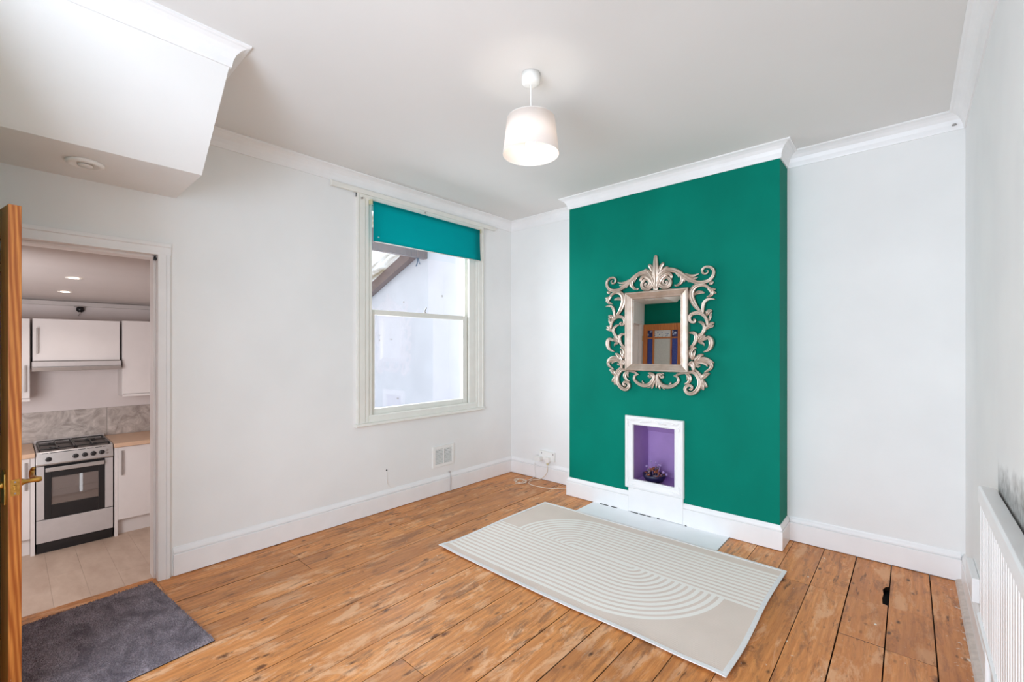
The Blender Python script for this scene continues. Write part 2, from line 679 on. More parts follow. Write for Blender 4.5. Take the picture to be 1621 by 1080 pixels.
def smooth_path(pts, k=5):
    out = []
    n = len(pts)
    for i in range(n - 1):
        p0, p1, p2, p3 = pts[max(i - 1, 0)], pts[i], pts[i + 1], pts[min(i + 2, n - 1)]
        for j in range(k):
            t = j / k
            out.append(tuple(0.5 * (2 * b + (c - a) * t + (2 * a - 5 * b + 4 * c - d) * t * t + (3 * b - a - 3 * c + d) * t ** 3)
                             for a, b, c, d in zip(p0, p1, p2, p3)))
    out.append(tuple(pts[-1]))
    return out

# ------------------------------------------------------------------ room shell
XL, YB, XR, YR, ZC = -3.43, 3.853, 0.255, -0.25, 2.855   # window wall, hearth wall, radiator wall, wall behind, ceiling
YC, XC1, XC2 = 3.60, -2.456, -0.680                     # chimney breast front and sides
WT = 0.15

# window wall with door and sash window openings
mb = MB()
x0, x1 = XL - WT, XL
DY0, DY1, DZ = -0.165, 0.640, 2.010
WY0, WY1, WZ0, WZ1 = 2.030, 3.300, 0.800, 2.690
mb.box(x0, x1, -0.35, DY0, -0.08, ZC)
mb.box(x0, x1, DY0, DY1, DZ, ZC)
mb.box(x0, x1, DY1, WY0, -0.08, ZC)
mb.box(x0, x1, WY0, WY1, -0.08, WZ0)
mb.box(x0, x1, WY0, WY1, WZ1, ZC)
mb.box(x0, x1, WY1, YB + 0.1, -0.08, ZC)
wall_left = struct('wall_left', mb, M['wall'])

# hearth wall, pierced behind the niche
NX0, NX1, NZ0, NZ1 = -1.800, -1.400, 0.262, 0.790
mb = MB()
mb.box(XL, NX0, YB, YB + 0.1, -0.08, ZC)
mb.box(NX1, XR, YB, YB + 0.1, -0.08, ZC)
mb.box(NX0, NX1, YB, YB + 0.1, NZ1, ZC)
mb.box(NX0, NX1, YB, YB + 0.1, -0.08, NZ0)
wall_back = struct('wall_back', mb, M['wall'])

# chimney breast: green front and right cheek, white left cheek
mb = MB()
mb.box(XC1 + 0.004, NX0, YC, YB, 0, ZC)
mb.box(NX1, XC2, YC, YB, 0, ZC)
mb.box(NX0, NX1, YC, YB, NZ1, ZC)
mb.box(NX0, NX1, YC, YB, 0, NZ0)
chim = struct('wall_chimney', mb, M['green'])
mb = MB()
mb.box(XC1, XC1 + 0.004, YC + 0.001, YB, 0, ZC)
obj('white_cheek', mb, M['wall'], chim)
# purple niche lining
mb = MB()
yb = YB + 0.062
mb.box(NX0, NX0 + 0.004, YC + 0.004, yb, NZ0, NZ1)
mb.box(NX1 - 0.004, NX1, YC + 0.004, yb, NZ0, NZ1)
mb.box(NX0, NX1, YC + 0.004, yb, NZ0, NZ0 + 0.004)
mb.box(NX0, NX1, yb, yb + 0.004, NZ0, NZ1)
mb.box(NX0, NX1, YC + 0.004, yb, NZ1 - 0.004, NZ1)
mb.prism([(yb, 0.66), (yb, NZ1), (yb - 0.10, NZ1)], 'x', NX0 + 0.004, NX1 - 0.004)
obj('niche_lining', mb, M['purple'], chim)

# wall with the radiator
mb = MB()
mb.box(XR, XR + 0.12, YR, YB + 0.1, -0.08, ZC)
wall_right = struct('wall_right', mb, M['wall_right'])

# wall behind the camera: green pier behind the open door, then a wide opening added to admit fill light
mb = MB()
mb.box(XL, -2.30, YR - 0.12, YR, 0, ZC)
mb.box(-2.30, XR, YR - 0.12, YR, 2.62, ZC)
wall_rear = struct('wall_rear', mb, M['green'])
mb = MB()
mb.box(0.10, XR + 0.12, YR - 0.12, YR - 0.001, 0, 2.62)
struct('wall_rear_pier', mb, M['wall'])
# imagined front room beyond the opening: floor and ceiling added to carry the light
mb = MB()
mb.box(XL, XR + 0.12, -2.6, YR - 0.12, -0.05, -0.002)
struct('floor_added_room', mb, M['vinyl'])
mb = MB()
mb.box(XL, XR + 0.12, -2.6, YR - 0.12, ZC, ZC + 0.05)
struct('ceiling_added_room', mb, M['ceil'])

# ceiling
mb = MB()
mb.box(XL - WT, XR + 0.12, YR - 0.12, YB + 0.1, ZC, ZC + 0.08)
ceiling = struct('ceiling', mb, M['ceil'])

# boxed underside of the staircase over the kitchen door
mb = MB()
mb.prism([(XL, 2.355), (-2.865, 2.355), (-2.415, 2.752), (-2.415, ZC), (XL, ZC)], 'y', YR, 0.700)
bulk = struct('wall_stair_bulkhead', mb, M['wall'])

# coving
COVE = [(0, 2.752), (0.008, 2.752), (0.010, 2.760), (0.014, 2.785), (0.024, 2.810), (0.040, 2.830),
        (0.058, 2.841), (0.068, 2.843), (0.075, 2.847), (0.075, ZC), (0, ZC)]
mb = MB()
sweep_plan(mb, [(XL, 0.700), (XL, YB), (XC1, YB), (XC1, YC), (XC2, YC), (XC2, YB), (XR, YB), (XR, YR)], COVE)
struct('trim_1', mb, M['gloss'], bevel=0)
mb = MB()
sweep_plan(mb, [(-2.415, YR), (-2.415, 0.700), (XL, 0.700)][::-1], [(-d, z) for d, z in COVE])
struct('trim_2', mb, M['gloss'])

# skirting boards
def skirt(t=0.020, top=0.176):
    return [(0, 0.004), (t, 0.004), (t, 0.132), (t - 0.002, 0.135), (t - 0.011, 0.137), (t - 0.011, 0.1405), (t - 0.003, 0.142), (t - 0.003, 0.148),
            (t - 0.008, 0.160), (t - 0.014, 0.170), (0.004, top), (0, top)]


def skirting(name, path, **kw):
    b = MB()
    sweep_plan(b, path, skirt(**kw))
    return struct(name, b, M['gloss'])


skirting('baseboard_left', [(XL, 0.686), (XL, YB)])
skirting('baseboard_back', [(XL + 0.02, YB), (XC1 - 0.02, YB)])
ch_skirt = skirting('baseboard_chimney', [(XC1, YB), (XC1, YC), (-1.826, YC)])
skirting('baseboard_chimney_right', [(-1.352, YC), (XC2, YC), (XC2, YB)])
skirting('baseboard_alcove', [(XC2 + 0.02, YB), (XR - 0.02, YB)])
skirting('baseboard_right', [(XR, YB), (XR, 0.4)])
mb = MB()
mb.box(-1.826, -1.352, YC - 0.022, YC + 0.002, 0.006, 0.212)
struct('trim_hearth_upstand', mb, M['gloss'], bevel=0.004)
# bare quarter-round strip between the boards and the right-hand wall
mb = MB()
mb.prism([(XR - 0.02, 0.0), (XR - 0.047, 0.0), (XR - 0.040, 0.014), (XR - 0.02, 0.022)], 'y', 1.2, YB - 0.022)
struct('trim_floor_edge', mb, M['bare'])

# ------------------------------------------------------------------ floor: every board a piece
mb = MB()
mb.box(XL - 0.02, XR, YR - 0.12, YB, -0.075, -0.045)
floor = struct('floor', mb, M['dark'])
SE = [-3.505, -3.255, -3.066, -2.882, -2.698, -2.508, -2.320, -2.134, -1.928, -1.742, -1.565, -1.379, -1.187,
      -1.006, -0.819, -0.633, -0.447, -0.268, -0.087, 0.094, 0.253]
BREAK = {1: [1.31], 2: [1.30], 3: [2.235], 5: [2.9], 7: [0.4], 9: [1.2], 11: [0.7], 12: [3.292], 8: [3.292],
         15: [3.19], 16: [3.195], 17: [2.757, 3.20], 18: [2.748, 3.215], 19: [2.05]}
GAP = [R.uniform(0.0009, 0.0019) for _ in SE]
for q in (9, 11, 12, 13, 17, 18, 19):
    GAP[q] = 0.0022
for i in range(len(SE) - 1):
    a, b = SE[i] + GAP[i], SE[i + 1] - GAP[i + 1]
    yend = YB - 0.008 if (b < XC1 - 0.02 or a > XC2 + 0.0) else YC - 0.004
    if i == 14:
        yend = YC - 0.004
    y0 = YR - 0.1
    if i == 0:
        segs = [(DY0 + 0.03, DY1 - 0.03)]
    else:
        cuts = [y0] + BREAK.get(i, []) + [yend]
        segs = [(cuts[k] + 0.001, cuts[k + 1] - 0.001) for k in range(len(cuts) - 1)]
    for (ya, yb_) in segs:
        dz = R.uniform(-0.0022, 0.0006)
        mb = MB()
        if i == 0:
            # threshold board lies in the doorway and stops under the window wall
            mb.box(a, b, ya, yb_, -0.025, dz)
        elif i == 14:
            # notched round the corner of the chimney breast
            mb.prism([(a, ya), (b, ya), (b, YB - 0.008), (XC2 + 0.004, YB - 0.008), (XC2 + 0.004, yb_), (a, yb_)], 'z', -0.025, dz)
        elif i == 5 and ya > 2.0:
            mb.box(a, b, ya, YB - 0.008, -0.025, dz)
        elif i == 6:
            mb.prism([(a, ya), (b, ya), (b, yb_), (XC1 - 0.004, yb_), (XC1 - 0.004, YB - 0.008), (a, YB - 0.008)], 'z', -0.025, dz)
        elif i == 17 and ya > 3.0:
            # board with a rotted notch: black void below
            mb.prism([(a, ya), (b, ya), (b, 3.225), (b - 0.022, 3.232), (b - 0.026, 3.30), (b - 0.022, 3.36), (b - 0.028, 3.42),
                      (b - 0.016, 3.470), (b, 3.485), (b, yb_), (a, yb_)], 'z', -0.025, dz)
        else:
            mb.box(a, b, ya, yb_, -0.025, dz)
        obj('floorboard', mb, M['floor'], floor, bevel=0.002)
# front of the left-most row along the skirting
mb = MB()
mb.box(XL + 0.0, SE[1] - 0.002, DY1 + 0.03, YB - 0.008, -0.025, -0.001)
# (split so that the joint at the window shows)
mb = MB()
mb.box(XL + 0.001, SE[1] - 0.0016, DY1 - 0.03, 2.0, -0.025, -0.001)
obj('floorboard', mb, M['floor'], floor, bevel=0.002)
mb = MB()
mb.box(XL + 0.001, SE[1] - 0.0016, 2.003, YB - 0.008, -0.025, -0.0015)
obj('floorboard', mb, M['floor'], floor, bevel=0.002)
# painted hearth slab let into the boards
mb = MB()
mb.box(-2.176, -1.008, 3.293, YC - 0.001, -0.02, 0.0035)
obj('hearth_slab', mb, M['hearth'], floor, bevel=0.002, label='white painted hearth slab')
# cracks of missing paint along the foot of the upstand
mb = MB()
for xa, xb in ((-2.10, -2.02), (-1.99, -1.93), (-1.80, -1.735), (-1.72, -1.665), (-1.655, -1.62), (-1.565, -1.545), (-1.335, -1.322)):
    mb.box(xa, xb, YC - 0.026, YC - 0.0215, 0.0035, 0.0085)
obj('dirt_crack', mb, M['dark'], floor)

# ------------------------------------------------------------------ sash window
win = struct('window_1', MB().box(XL - WT, XL - 0.002, WY0 - 0.0, WY0 + 0.022, WZ0, WZ1)
             .box(XL - WT, XL - 0.002, WY1 - 0.022, WY1, WZ0, WZ1)
             .box(XL - WT, XL - 0.002, WY0 + 0.022, WY1 - 0.022, WZ1 - 0.02, WZ1)
             .box(XL - WT - 0.04, XL - 0.002, WY0 + 0.022, WY1 - 0.022, WZ0, WZ0 + 0.03), M['cream'])


def molding(y_out, y_in):
    s = 1 if y_in > y_out else -1
    w = abs(y_in - y_out)
    return [(y_out, XL), (y_out, XL + 0.024), (y_out + s * 0.012, XL + 0.026), (y_out + s * 0.022, XL + 0.018), (y_out + s * w * 0.62, XL + 0.016),
            (y_out + s * w * 0.66, XL + 0.010), (y_out + s * (w - 0.012), XL + 0.010), (y_in, XL + 0.004), (y_in, XL)]


for (a, b) in ((1.918, 2.040), (3.386, 3.285)):
    mb = MB()
    mb.prism([(x, y) for y, x in molding(a, b)], 'z', 0.785, 2.715)
    obj('architrave', mb, M['cream'], win)
mb = MB()
mb.prism([(XL, 2.670), (XL, 2.715), (XL + 0.022, 2.715), (XL + 0.018, 2.695), (XL + 0.012, 2.672)], 'y', 1.918, 3.386)
obj('architrave', mb, M['cream'], win)
mb = MB()
mb.prism([(XL, 0.762), (XL + 0.034, 0.762), (XL + 0.038, 0.768), (XL + 0.034, 0.786), (XL, 0.792)], 'y', 1.905, 3.396)
obj('window_sill', mb, M['cream'], win, bevel=0.002)
mb = MB()
mb.prism([(XL, 0.790), (XL + 0.014, 0.790), (XL + 0.012, 0.838), (XL + 0.004, 0.848), (XL, 0.848)], 'y', 2.040, 3.286)
obj('apron_rail', mb, M['cream'], win)


def sash(name, x, z0, z1, ya, yb_, st, top, bot):
    mbs = MB()
    mbs.box(x - 0.02, x + 0.02, ya, ya + st, z0, z1)
    mbs.box(x - 0.02, x + 0.02, yb_ - st, yb_, z0, z1)
    mbs.box(x - 0.02, x + 0.02, ya + st, yb_ - st, z1 - top, z1)
    mbs.box(x - 0.02, x + 0.02, ya + st, yb_ - st, z0, z0 + bot)
    s = obj(name, mbs, M['cream'], win, bevel=0.004)
    g = MB().box(x - 0.017, x - 0.012, ya + st - 0.004, yb_ - st + 0.004, z0 + bot - 0.004, z1 - top + 0.004)
    obj('pane', g, M['glass'], s)
    return s


low = sash('lower_sash', XL - 0.052, 0.832, 1.752, 2.054, 3.198, 0.060, 0.044, 0.062)
up = sash('upper_sash', XL - 0.100, 1.712, 2.668, 2.054, 3.276, 0.056, 0.05, 0.040)
# staff and parting beads down the right-hand side
mb = MB()
mb.box(XL - 0.030, XL - 0.003, 3.200, 3.278, 0.83, 2.67)
mb.box(XL - 0.080, XL - 0.074, 3.198, 3.278, 0.83, 2.67)
obj('staff_bead', mb, M['cream'], win, bevel=0.004)
mb = MB()
mb.box(XL - 0.030, XL - 0.003, 2.052, 2.070, 0.83, 2.67)
obj('staff_bead', mb, M['cream'], win, bevel=0.004)
mb = MB()
mb.lathe([(0.012, 0), (0.012, 0.01), (0.006, 0.014), (0.006, 0.02)], (XL - 0.05, 2.665, 1.752))
mb.tube([(XL - 0.05, 2.655, 1.772), (XL - 0.052, 2.668, 1.782), (XL - 0.055, 2.684, 1.806)], [0.005, 0.006, 0.007])
obj('sash_catch', mb, M['steel_panel'], win, smooth=True)
# old blind screws and flaking spots of the frame
for (y, z) in ((1.962, 2.668), (2.61, 2.690), (3.335, 2.664)):
    mb = MB()
    mb.lathe([(0.008, 0), (0.008, 0.012), (0.005, 0.016)], (XL + 0.016, y, z), 'x', 10)
    obj('screw', mb, M['handle'], win)

# roller blind
bl = thing('roller_blind', 'teal roller blind pulled a short way down over the sash window', 'blind', (XL + 0.03, 2.68, 2.33))
mb = MB()
n = 16
vs, fs = [], []
for i in range(n + 1):
    t = i / n
    y = 2.052 + 1.255 * t
    zb = 2.322 + 0.014 * t + 0.004 * math.sin(t * 9)
    for k in range(7):
        w = k / 6
        z = 2.655 * (1 - w) + zb * w
        x = XL + 0.046 + 0.005 * math.sin(t * 5 + w * 2) * w
        vs.append((x, y + 0.012 * w * w * (t - 0.3), z))
for i in range(n):
    for k in range(6):
        fs.append((i * 7 + k, i * 7 + k + 1, (i + 1) * 7 + k + 1, (i + 1) * 7 + k))
o = obj('fabric', mb.add(vs, fs), M['blind'], bl, smooth=True)
so = o.modifiers.new('thick', 'SOLIDIFY')
so.thickness = 0.0015
mb = MB()
mb.lathe([(0.013, 0), (0.013, 1.255)], (XL + 0.032, 2.052, 2.652), 'y', 16)
obj('roller', mb, M['blind'], bl, smooth=True)
for y in (2.030, 3.312):
    mb = MB()
    mb.box(XL + 0.012, XL + 0.050, y, y + 0.016, 2.632, 2.672)
    obj('bracket', mb, M['old_plastic'], bl, bevel=0.003)
mb = MB()
mb.tube([(XL + 0.046, 2.066, 2.322), (XL + 0.046, 2.66, 2.328), (XL + 0.047, 3.30, 2.336)], 0.0045)
obj('hem_bar', mb, M['cream'], bl, smooth=True)

# batten above the window
mb = MB()
mb.prism([(XL + 0.008, 2.704), (XL + 0.036, 2.704), (XL + 0.036, 2.742), (XL + 0.008, 2.7515)], 'y', 1.690, 3.560)
tag(obj('curtain_batten', mb, M['cream'], bevel=0.002), 'long cream curtain batten above the window, just below the coving', 'batten')

# ------------------------------------------------------------------ kitchen doorway
mb = MB()
mb.box(XL - WT - 0.005, XL, DY1 - 0.03, DY1, 0, DZ - 0.022)
mb.box(XL - WT - 0.005, XL, DY0, DY0 + 0.03, 0, DZ - 0.022)
mb.box(XL - WT - 0.005, XL, DY0, DY1, DZ - 0.022, DZ)
mb.box(XL - WT, XL - 0.045, DY1 - 0.042, DY1 - 0.03, 0, DZ - 0.022)
mb.box(XL - WT, XL - 0.045, DY0 + 0.03, DY0 + 0.042, 0, DZ - 0.022)
mb.box(XL - WT, XL - 0.045, DY0 + 0.03, DY1 - 0.03, DZ - 0.036, DZ - 0.022)
doorway = struct('door_1', mb, M['gloss'], bevel=0.002)
PROF = [(0.0, 0.0), (0.0, 0.018), (0.010, 0.018), (0.038, 0.016), (0.042, 0.022), (0.058, 0.022), (0.062, 0.0)]
mb = MB()
mb.prism([(XL + h, DY1 - 0.030 + w) for w, h in PROF], 'z', 0, DZ - 0.022)
obj('architrave', mb, M['gloss'], doorway)
mb = MB()
mb.prism([(XL + h, DZ - 0.022 + w * 1.22) for w, h in PROF], 'y', DY0 - 0.02, DY1 + 0.0325)
obj('architrave', mb, M['gloss'], doorway)
mb = MB()
mb.prism([(XL + h, DY0 + 0.03 - w * 0.5) for w, h in PROF], 'z', 0, DZ - 0.022)
obj('architrave', mb, M['gloss'], doorway)
mb = MB()
mb.box(XL - 0.0435, XL - 0.015, DY1 - 0.046, DY1 - 0.031, DZ - 0.052, DZ - 0.037)
obj('door_contact', mb, M['black'], doorway)
# riser below the threshold, down to the kitchen
mb = MB()
mb.box(XL - WT - 0.02, XL - 0.08, DY0 + 0.03, DY1 - 0.03, -0.40, -0.046)
struct('trim_step_riser', mb, M['gloss'])

# ------------------------------------------------------------------ kitchen shell
KX0, KX1, KY0, KY1, KZ0, KZ1 = -6.35, XL - WT, -1.3, 1.36, -0.40, 1.888
mb = MB()
mb.box(KX0 - 0.1, KX0, KY0 - 0.1, KY1 + 0.1, KZ0, KZ1)
mb.box(KX0, KX1, KY0 - 0.1, KY0, KZ0, 1.97)
mb.box(KX0, KX1, KY1, KY1 + 0.1, KZ0, 1.97)
kwall = struct('wall_kitchen', mb, M['kitchen_wall'])
# lowered strip of bulkhead under the kitchen ceiling
mb = MB()
mb.box(KX0, KX0 + 0.035, KY0, KY1, KZ1 - 0.045, KZ1)
struct('trim_kitchen', mb, M['kitchen_ceiling'], bevel=0.004)
mb = MB()
mb.prism([(KX0 - 0.1, KZ1), (KX1 + 0.001, 1.976), (KX1 + 0.001, 2.04), (KX0 - 0.1, 1.95)], 'y', KY0 - 0.1, KY1 + 0.1)
kceil = struct('ceiling_kitchen', mb, M['kitchen_ceiling'])
mb = MB()
mb.box(XL - WT - 0.03, KX1, KY0, DY0, KZ0, 1.97)
mb.box(XL - WT - 0.03, KX1, DY1, KY1, KZ0, 1.97)
struct('wall_kitchen_door_side', mb, M['kitchen_wall'])
mb = MB()
mb.box(KX0, KX1 + 0.02, KY0, KY1, KZ0 - 0.06, KZ0 - 0.006)
kfloor = struct('floor_kitchen', mb, M['handle'])
k = 0
y = KY0
while y < KY1 - 0.01:
    x = KX0 - 0.3 * (k % 3)
    while x < KX1 - 0.01:
        a, b = max(x, KX0) + 0.0003, min(x + 0.92, KX1) - 0.0003
        if b - a > 0.03:
            mb = MB()
            mb.box(a, b, y + 0.0003, min(y + 0.19, KY1) - 0.0003, KZ0 - 0.006, KZ0)
            obj('vinyl_plank', mb, M['vinyl'], kfloor, bevel=0.001)
        x += 0.92
    y += 0.19
    k += 1

# downlights
def kz(x):
    return KZ1 + (1.976 - KZ1) * (x - KX0 + 0.1) / (KX1 - KX0 + 0.1)


for i, (x, yy, lab) in enumerate(((-4.66, 0.332, 'round lit downlight in the kitchen ceiling nearer the doorway'),
                                  (-5.56, 0.340, 'round lit downlight in the kitchen ceiling farther back, above the cooker'))):
    d = thing('downlight', lab, 'light', (x, yy, kz(x)), 'kitchen downlights')
    mb = MB()
    mb.lathe([(0.030, -0.001), (0.032, -0.004), (0.046, -0.005), (0.048, -0.001)], (x, yy, kz(x) - 0.001), close=False)
    obj('bezel', mb, M['plastic'], d, smooth=True)
    mb = MB()
    mb.lathe([(0.0, -0.0025), (0.031, -0.0025), (0.031, -0.001), (0.0, -0.001)], (x, yy, kz(x) - 0.001), close=False)
    obj('lamp', mb, M['downlight'], d)
    ld = bpy.data.lights.new('downlight_beam', 'SPOT')
    ld.energy = 6
    ld.spot_size = math.radians(125)
    ld.spot_blend = 0.7
    ld.color = (1.0, 0.92, 0.87)
    ld.shadow_soft_size = 0.03
    lo = bpy.data.objects.new('downlight_beam', ld)
    lo.location = (0, 0, -0.012)
    lo.parent = d
    COL.objects.link(lo)

# splashback panels
for ya, yb_, lab in ((-1.2, 0.699, 'grey marbled splashback panel behind the cooker'), (0.702, KY1 - 0.005, 'grey marbled splashback panel above the right-hand worktop')):
    mb = MB()
    mb.box(KX0 + 0.002, KX0 + 0.012, ya, yb_, 0.502, 0.792)
    tag(obj('splashback', mb, M['marble'], bevel=0.001), lab, 'splashback')


def bar_handle(parent, x, y, z0, z1):
    m_ = MB()
    m_.box(x + 0.018, x + 0.026, y - 0.007, y + 0.007, z0, z1)
    m_.box(x, x + 0.02, y - 0.004, y + 0.004, z0 + 0.02, z0 + 0.03)
    m_.box(x, x + 0.02, y - 0.004, y + 0.004, z1 - 0.03, z1 - 0.02)
    obj('handle', m_, M['handle'], parent, bevel=0.002)


def base_cabinet(label, y0, y1, yd0, yd1, yh):
    c = thing('base_cabinet', label, 'cabinet', (-6.03, (y0 + y1) / 2, KZ0), 'kitchen base cabinets')
    mb = MB()
    mb.box(-6.33, -5.752, y0, y1, -0.25, 0.458)
    obj('carcass', mb, M['laminate'], c, bevel=0.002)
    mb = MB()
    mb.box(-5.750, -5.730, yd0, yd1, -0.248, 0.455)
    d = obj('door', mb, M['laminate'], c, bevel=0.002)
    bar_handle(d, -5.730, yh, 0.186, 0.424)
    mb = MB()
    mb.box(-5.81, -5.794, yd0, yd1, KZ0, -0.253)
    obj('plinth', mb, M['laminate'], c)
    mb = MB()
    a, b = (y0, yd0 - 0.002) if yh - yd0 < yd1 - yh and yd0 - y0 > 0.01 else (yd1 + 0.002, y1)
    mb.box(-6.3, -5.728, a, b, KZ0, 0.458)
    obj('end_panel', mb, M['laminate'], c)
    return c


base_cabinet('white base cabinet to the right of the cooker', 0.688, 1.34, 0.714, 1.335, 0.742)
base_cabinet('white base cabinet to the left of the cooker, mostly behind the door', -0.46, 0.162, -0.455, 0.134, 0.108)
for ya, yb_, lab in ((0.683, 1.355, 'beige worktop to the right of the cooker'), (-1.2, 0.165, 'beige worktop to the left of the cooker')):
    mb = MB()
    mb.box(-6.336, -5.700, ya, yb_, 0.460, 0.500)
    tag(obj('worktop', mb, M['worktop'], bevel=0.006), lab, 'worktop')


def wall_cabinet(label, y0, y1, z0, z1, yh=None, zh=None):
    c = thing('wall_cabinet', label, 'cabinet', (-6.2, (y0 + y1) / 2, z0), 'kitchen wall cabinets')
    mb = MB()
    mb.box(-6.348, -6.071, y0, y1, z0, z1)
    obj('carcass', mb, M['laminate'], c, bevel=0.002)
    mb = MB()
    mb.box(-6.069, -6.050, y0 + 0.002, y1 - 0.002, z0 + (0.026 if z0 < 1.1 else 0.002), z1)
    d = obj('door', mb, M['laminate'], c, bevel=0.003)
    if yh:
        bar_handle(d, -6.050, yh, zh[0], zh[1])
    if z0 < 1.1:
        mb = MB()
        mb.box(-6.09, -6.046, y0, y1, z0 - 0.002, z0 + 0.022)
        obj('light_pelmet', mb, M['laminate'], c, bevel=0.002)
    return c


wall_cabinet('short white wall cabinet above the cooker hood', 0.158, 0.771, 1.296, 1.694, 0.187, (1.368, 1.607))
wall_cabinet('tall white wall cabinet to the right of the cooker hood', 0.788, 1.345, 0.920, 1.702)
wall_cabinet('tall white wall cabinet to the left of the cooker hood, behind the door', -0.45, 0.142, 0.930, 1.690, 0.110, (1.015, 1.258))

# cooker hood
hd = thing('cooker_hood', 'slim steel cooker hood under the short wall cabinet', 'cooker hood', (-6.16, 0.462, 1.20))
mb = MB()
mb.prism([(-6.345, 1.293), (-6.000, 1.293), (-5.998, 1.246), (-6.06, 1.215), (-6.345, 1.215)], 'y', 0.152, 0.772)
obj('body', mb, M['steel_panel'], hd, bevel=0.003)
mb = MB()
mb.prism([(-6.000, 1.244), (-5.985, 1.240), (-5.996, 1.204), (-6.02, 1.202), (-6.02, 1.232)], 'y', 0.152, 0.772)
obj('front_visor', mb, M['steel'], hd, bevel=0.002)

# small dark box with a cord above the wall cabinets
jb = thing('junction_box', 'small dark round fitting with a short cord above the wall cabinets', 'fitting', (-6.33, 0.497, 1.79))
mb = MB()
mb.lathe([(0.030, 0.0), (0.032, 0.02), (0.022, 0.045), (0.0, 0.048)], (-6.349, 0.497, 1.813), 'x', 16)
obj('body', mb, M['black'], jb, smooth=True)
mb = MB()
mb.tube([(-6.32, 0.497, 1.79), (-6.325, 0.492, 1.77), (-6.33, 0.48, 1.745)], 0.004)
obj('cord', mb, M['handle'], jb)
mb = MB()
mb.box(-6.349, -6.30, 0.452, 0.540, 1.838, 1.842)
obj('mounting_plate', mb, M['handle'], jb)

# ------------------------------------------------------------------ cooker
ck = thing('cooker', 'freestanding steel gas cooker with black-framed oven door in the kitchen', 'cooker', (-6.02, 0.423, KZ0))
CA, CB = 0.171, 0.677
mb = MB()
mb.box(-6.33, -5.745, CA, CB, -0.31, 0.472)
obj('body', mb, M['black'], ck)
mb = MB()
mb.box(-6.30, -5.745, CA + 0.002, CB - 0.002, KZ0, -0.312)
mb.box(-5.745, -5.728, CA + 0.002, CB - 0.002, -0.352, -0.312)
obj('plinth', mb, M['black'], ck)
mb = MB()
mb.box(-5.745, -5.722, CA, CB, -0.305, -0.106)
obj('drawer_front', mb, M['steel_panel'], ck, bevel=0.003)
for a, b in ((CA, 0.220), (0.620, CB)):
    mb = MB()
    mb.box(-5.745, -5.724, a, b, -0.100, 0.372)
    obj('side_panel', mb, M['steel_panel'], ck, bevel=0.002)
mb = MB()
mb.box(-5.745, -5.722, 0.222, 0.265, -0.100, 0.362)
mb.box(-5.745, -5.722, 0.574, 0.618, -0.100, 0.362)
mb.box(-5.745, -5.722, 0.265, 0.574, -0.100, 0.020)
mb.box(-5.745, -5.722, 0.265, 0.574, 0.264, 0.362)
od = obj('oven_door', mb, M['black'], ck, bevel=0.002)
mb = MB()
mb.box(-5.730, -5.725, 0.263, 0.576, 0.018, 0.266)
obj('oven_window', mb, M['oven_glass'], od)
mb = MB()
mb.box(-5.740, -5.738, 0.263, 0.576, 0.018, 0.266)
obj('oven_interior', mb, M['steel_panel'], od)
for z in (0.075, 0.092, 0.150):
    mb = MB()
    mb.tube([(-5.735, 0.275, z), (-5.735, 0.565, z + 0.003)], 0.003, 6)
    obj('rack_bar', mb, M['steel'], od)
mb = MB()
mb.box(-5.700, -5.690, 0.226, 0.612, 0.322, 0.358)
mb.box(-5.722, -5.700, 0.236, 0.252, 0.330, 0.350)
mb.box(-5.722, -5.700, 0.586, 0.602, 0.330, 0.350)
obj('handle', mb, M['steel'], od, bevel=0.004)
mb = MB()
mb.prism([(-5.752, 0.378), (-5.716, 0.378), (-5.712, 0.392), (-5.726, 0.492), (-5.736, 0.499), (-5.752, 0.499)], 'y', CA - 0.003, CB + 0.001)
cp = obj('control_panel', mb, M['steel'], ck, bevel=0.004)
KN = [(0.246, 0.429), (0.419, 0.431), (0.480, 0.432), (0.538, 0.433), (0.597, 0.435)]
for y, z in KN:
    mb = MB()
    mb.lathe([(0.021, 0.0), (0.021, 0.004), (0.017, 0.006), (0.015, 0.024), (0.012, 0.027), (0.0, 0.027)], (-5.719, y, z), 'x', 20)
    mb.box(-5.697, -5.689, y - 0.003, y + 0.003, z - 0.013, z + 0.013)
    obj('knob', mb, M['black'], cp, smooth=False)
for y, z in ((0.635, 0.449), (0.635, 0.423)):
    mb = MB()
    mb.lathe([(0.010, 0.0), (0.009, 0.008), (0.0, 0.009)], (-5.721, y, z), 'x', 14)
    obj('button', mb, M['handle'], cp)
for a, b in ((0.205, 0.243), (0.256, 0.425), (0.436, 0.485), (0.496, 0.540), (0.550, 0.598), (0.606, 0.628)):
    mb = MB()
    mb.box(-5.7285, -5.7245, a, b, 0.480, 0.486)
    obj('vent_slot', mb, M['black'], cp)
mb = MB()
mb.box(-6.30, -5.730, CA, CB, 0.474, 0.492)
mb.box(-6.33, -6.30, CA, CB, 0.474, 0.524)
mb.box(-6.30, -5.76, CA, CA + 0.012, 0.492, 0.500)
mb.box(-6.30, -5.76, CB - 0.012, CB, 0.492, 0.502)
hob = obj('hob', mb, M['steel_panel'], ck, bevel=0.003)
mb = MB()
mb.box(-6.29, -5.748, CA + 0.018, CB - 0.018, 0.4915, 0.4935)
obj('hob_plate', mb, M['hob_plate'], hob)
for bx, by, br in ((-5.90, 0.29, 0.042), (-5.90, 0.555, 0.034), (-6.16, 0.29, 0.034), (-6.16, 0.555, 0.048)):
    mb = MB()
    mb.lathe([(br, 0), (br, 0.010), (br * 0.8, 0.014), (br * 0.78, 0.020), (0, 0.021)], (bx, by, 0.492), 'z', 20)
    obj('burner', mb, M['black'], hob, smooth=False)
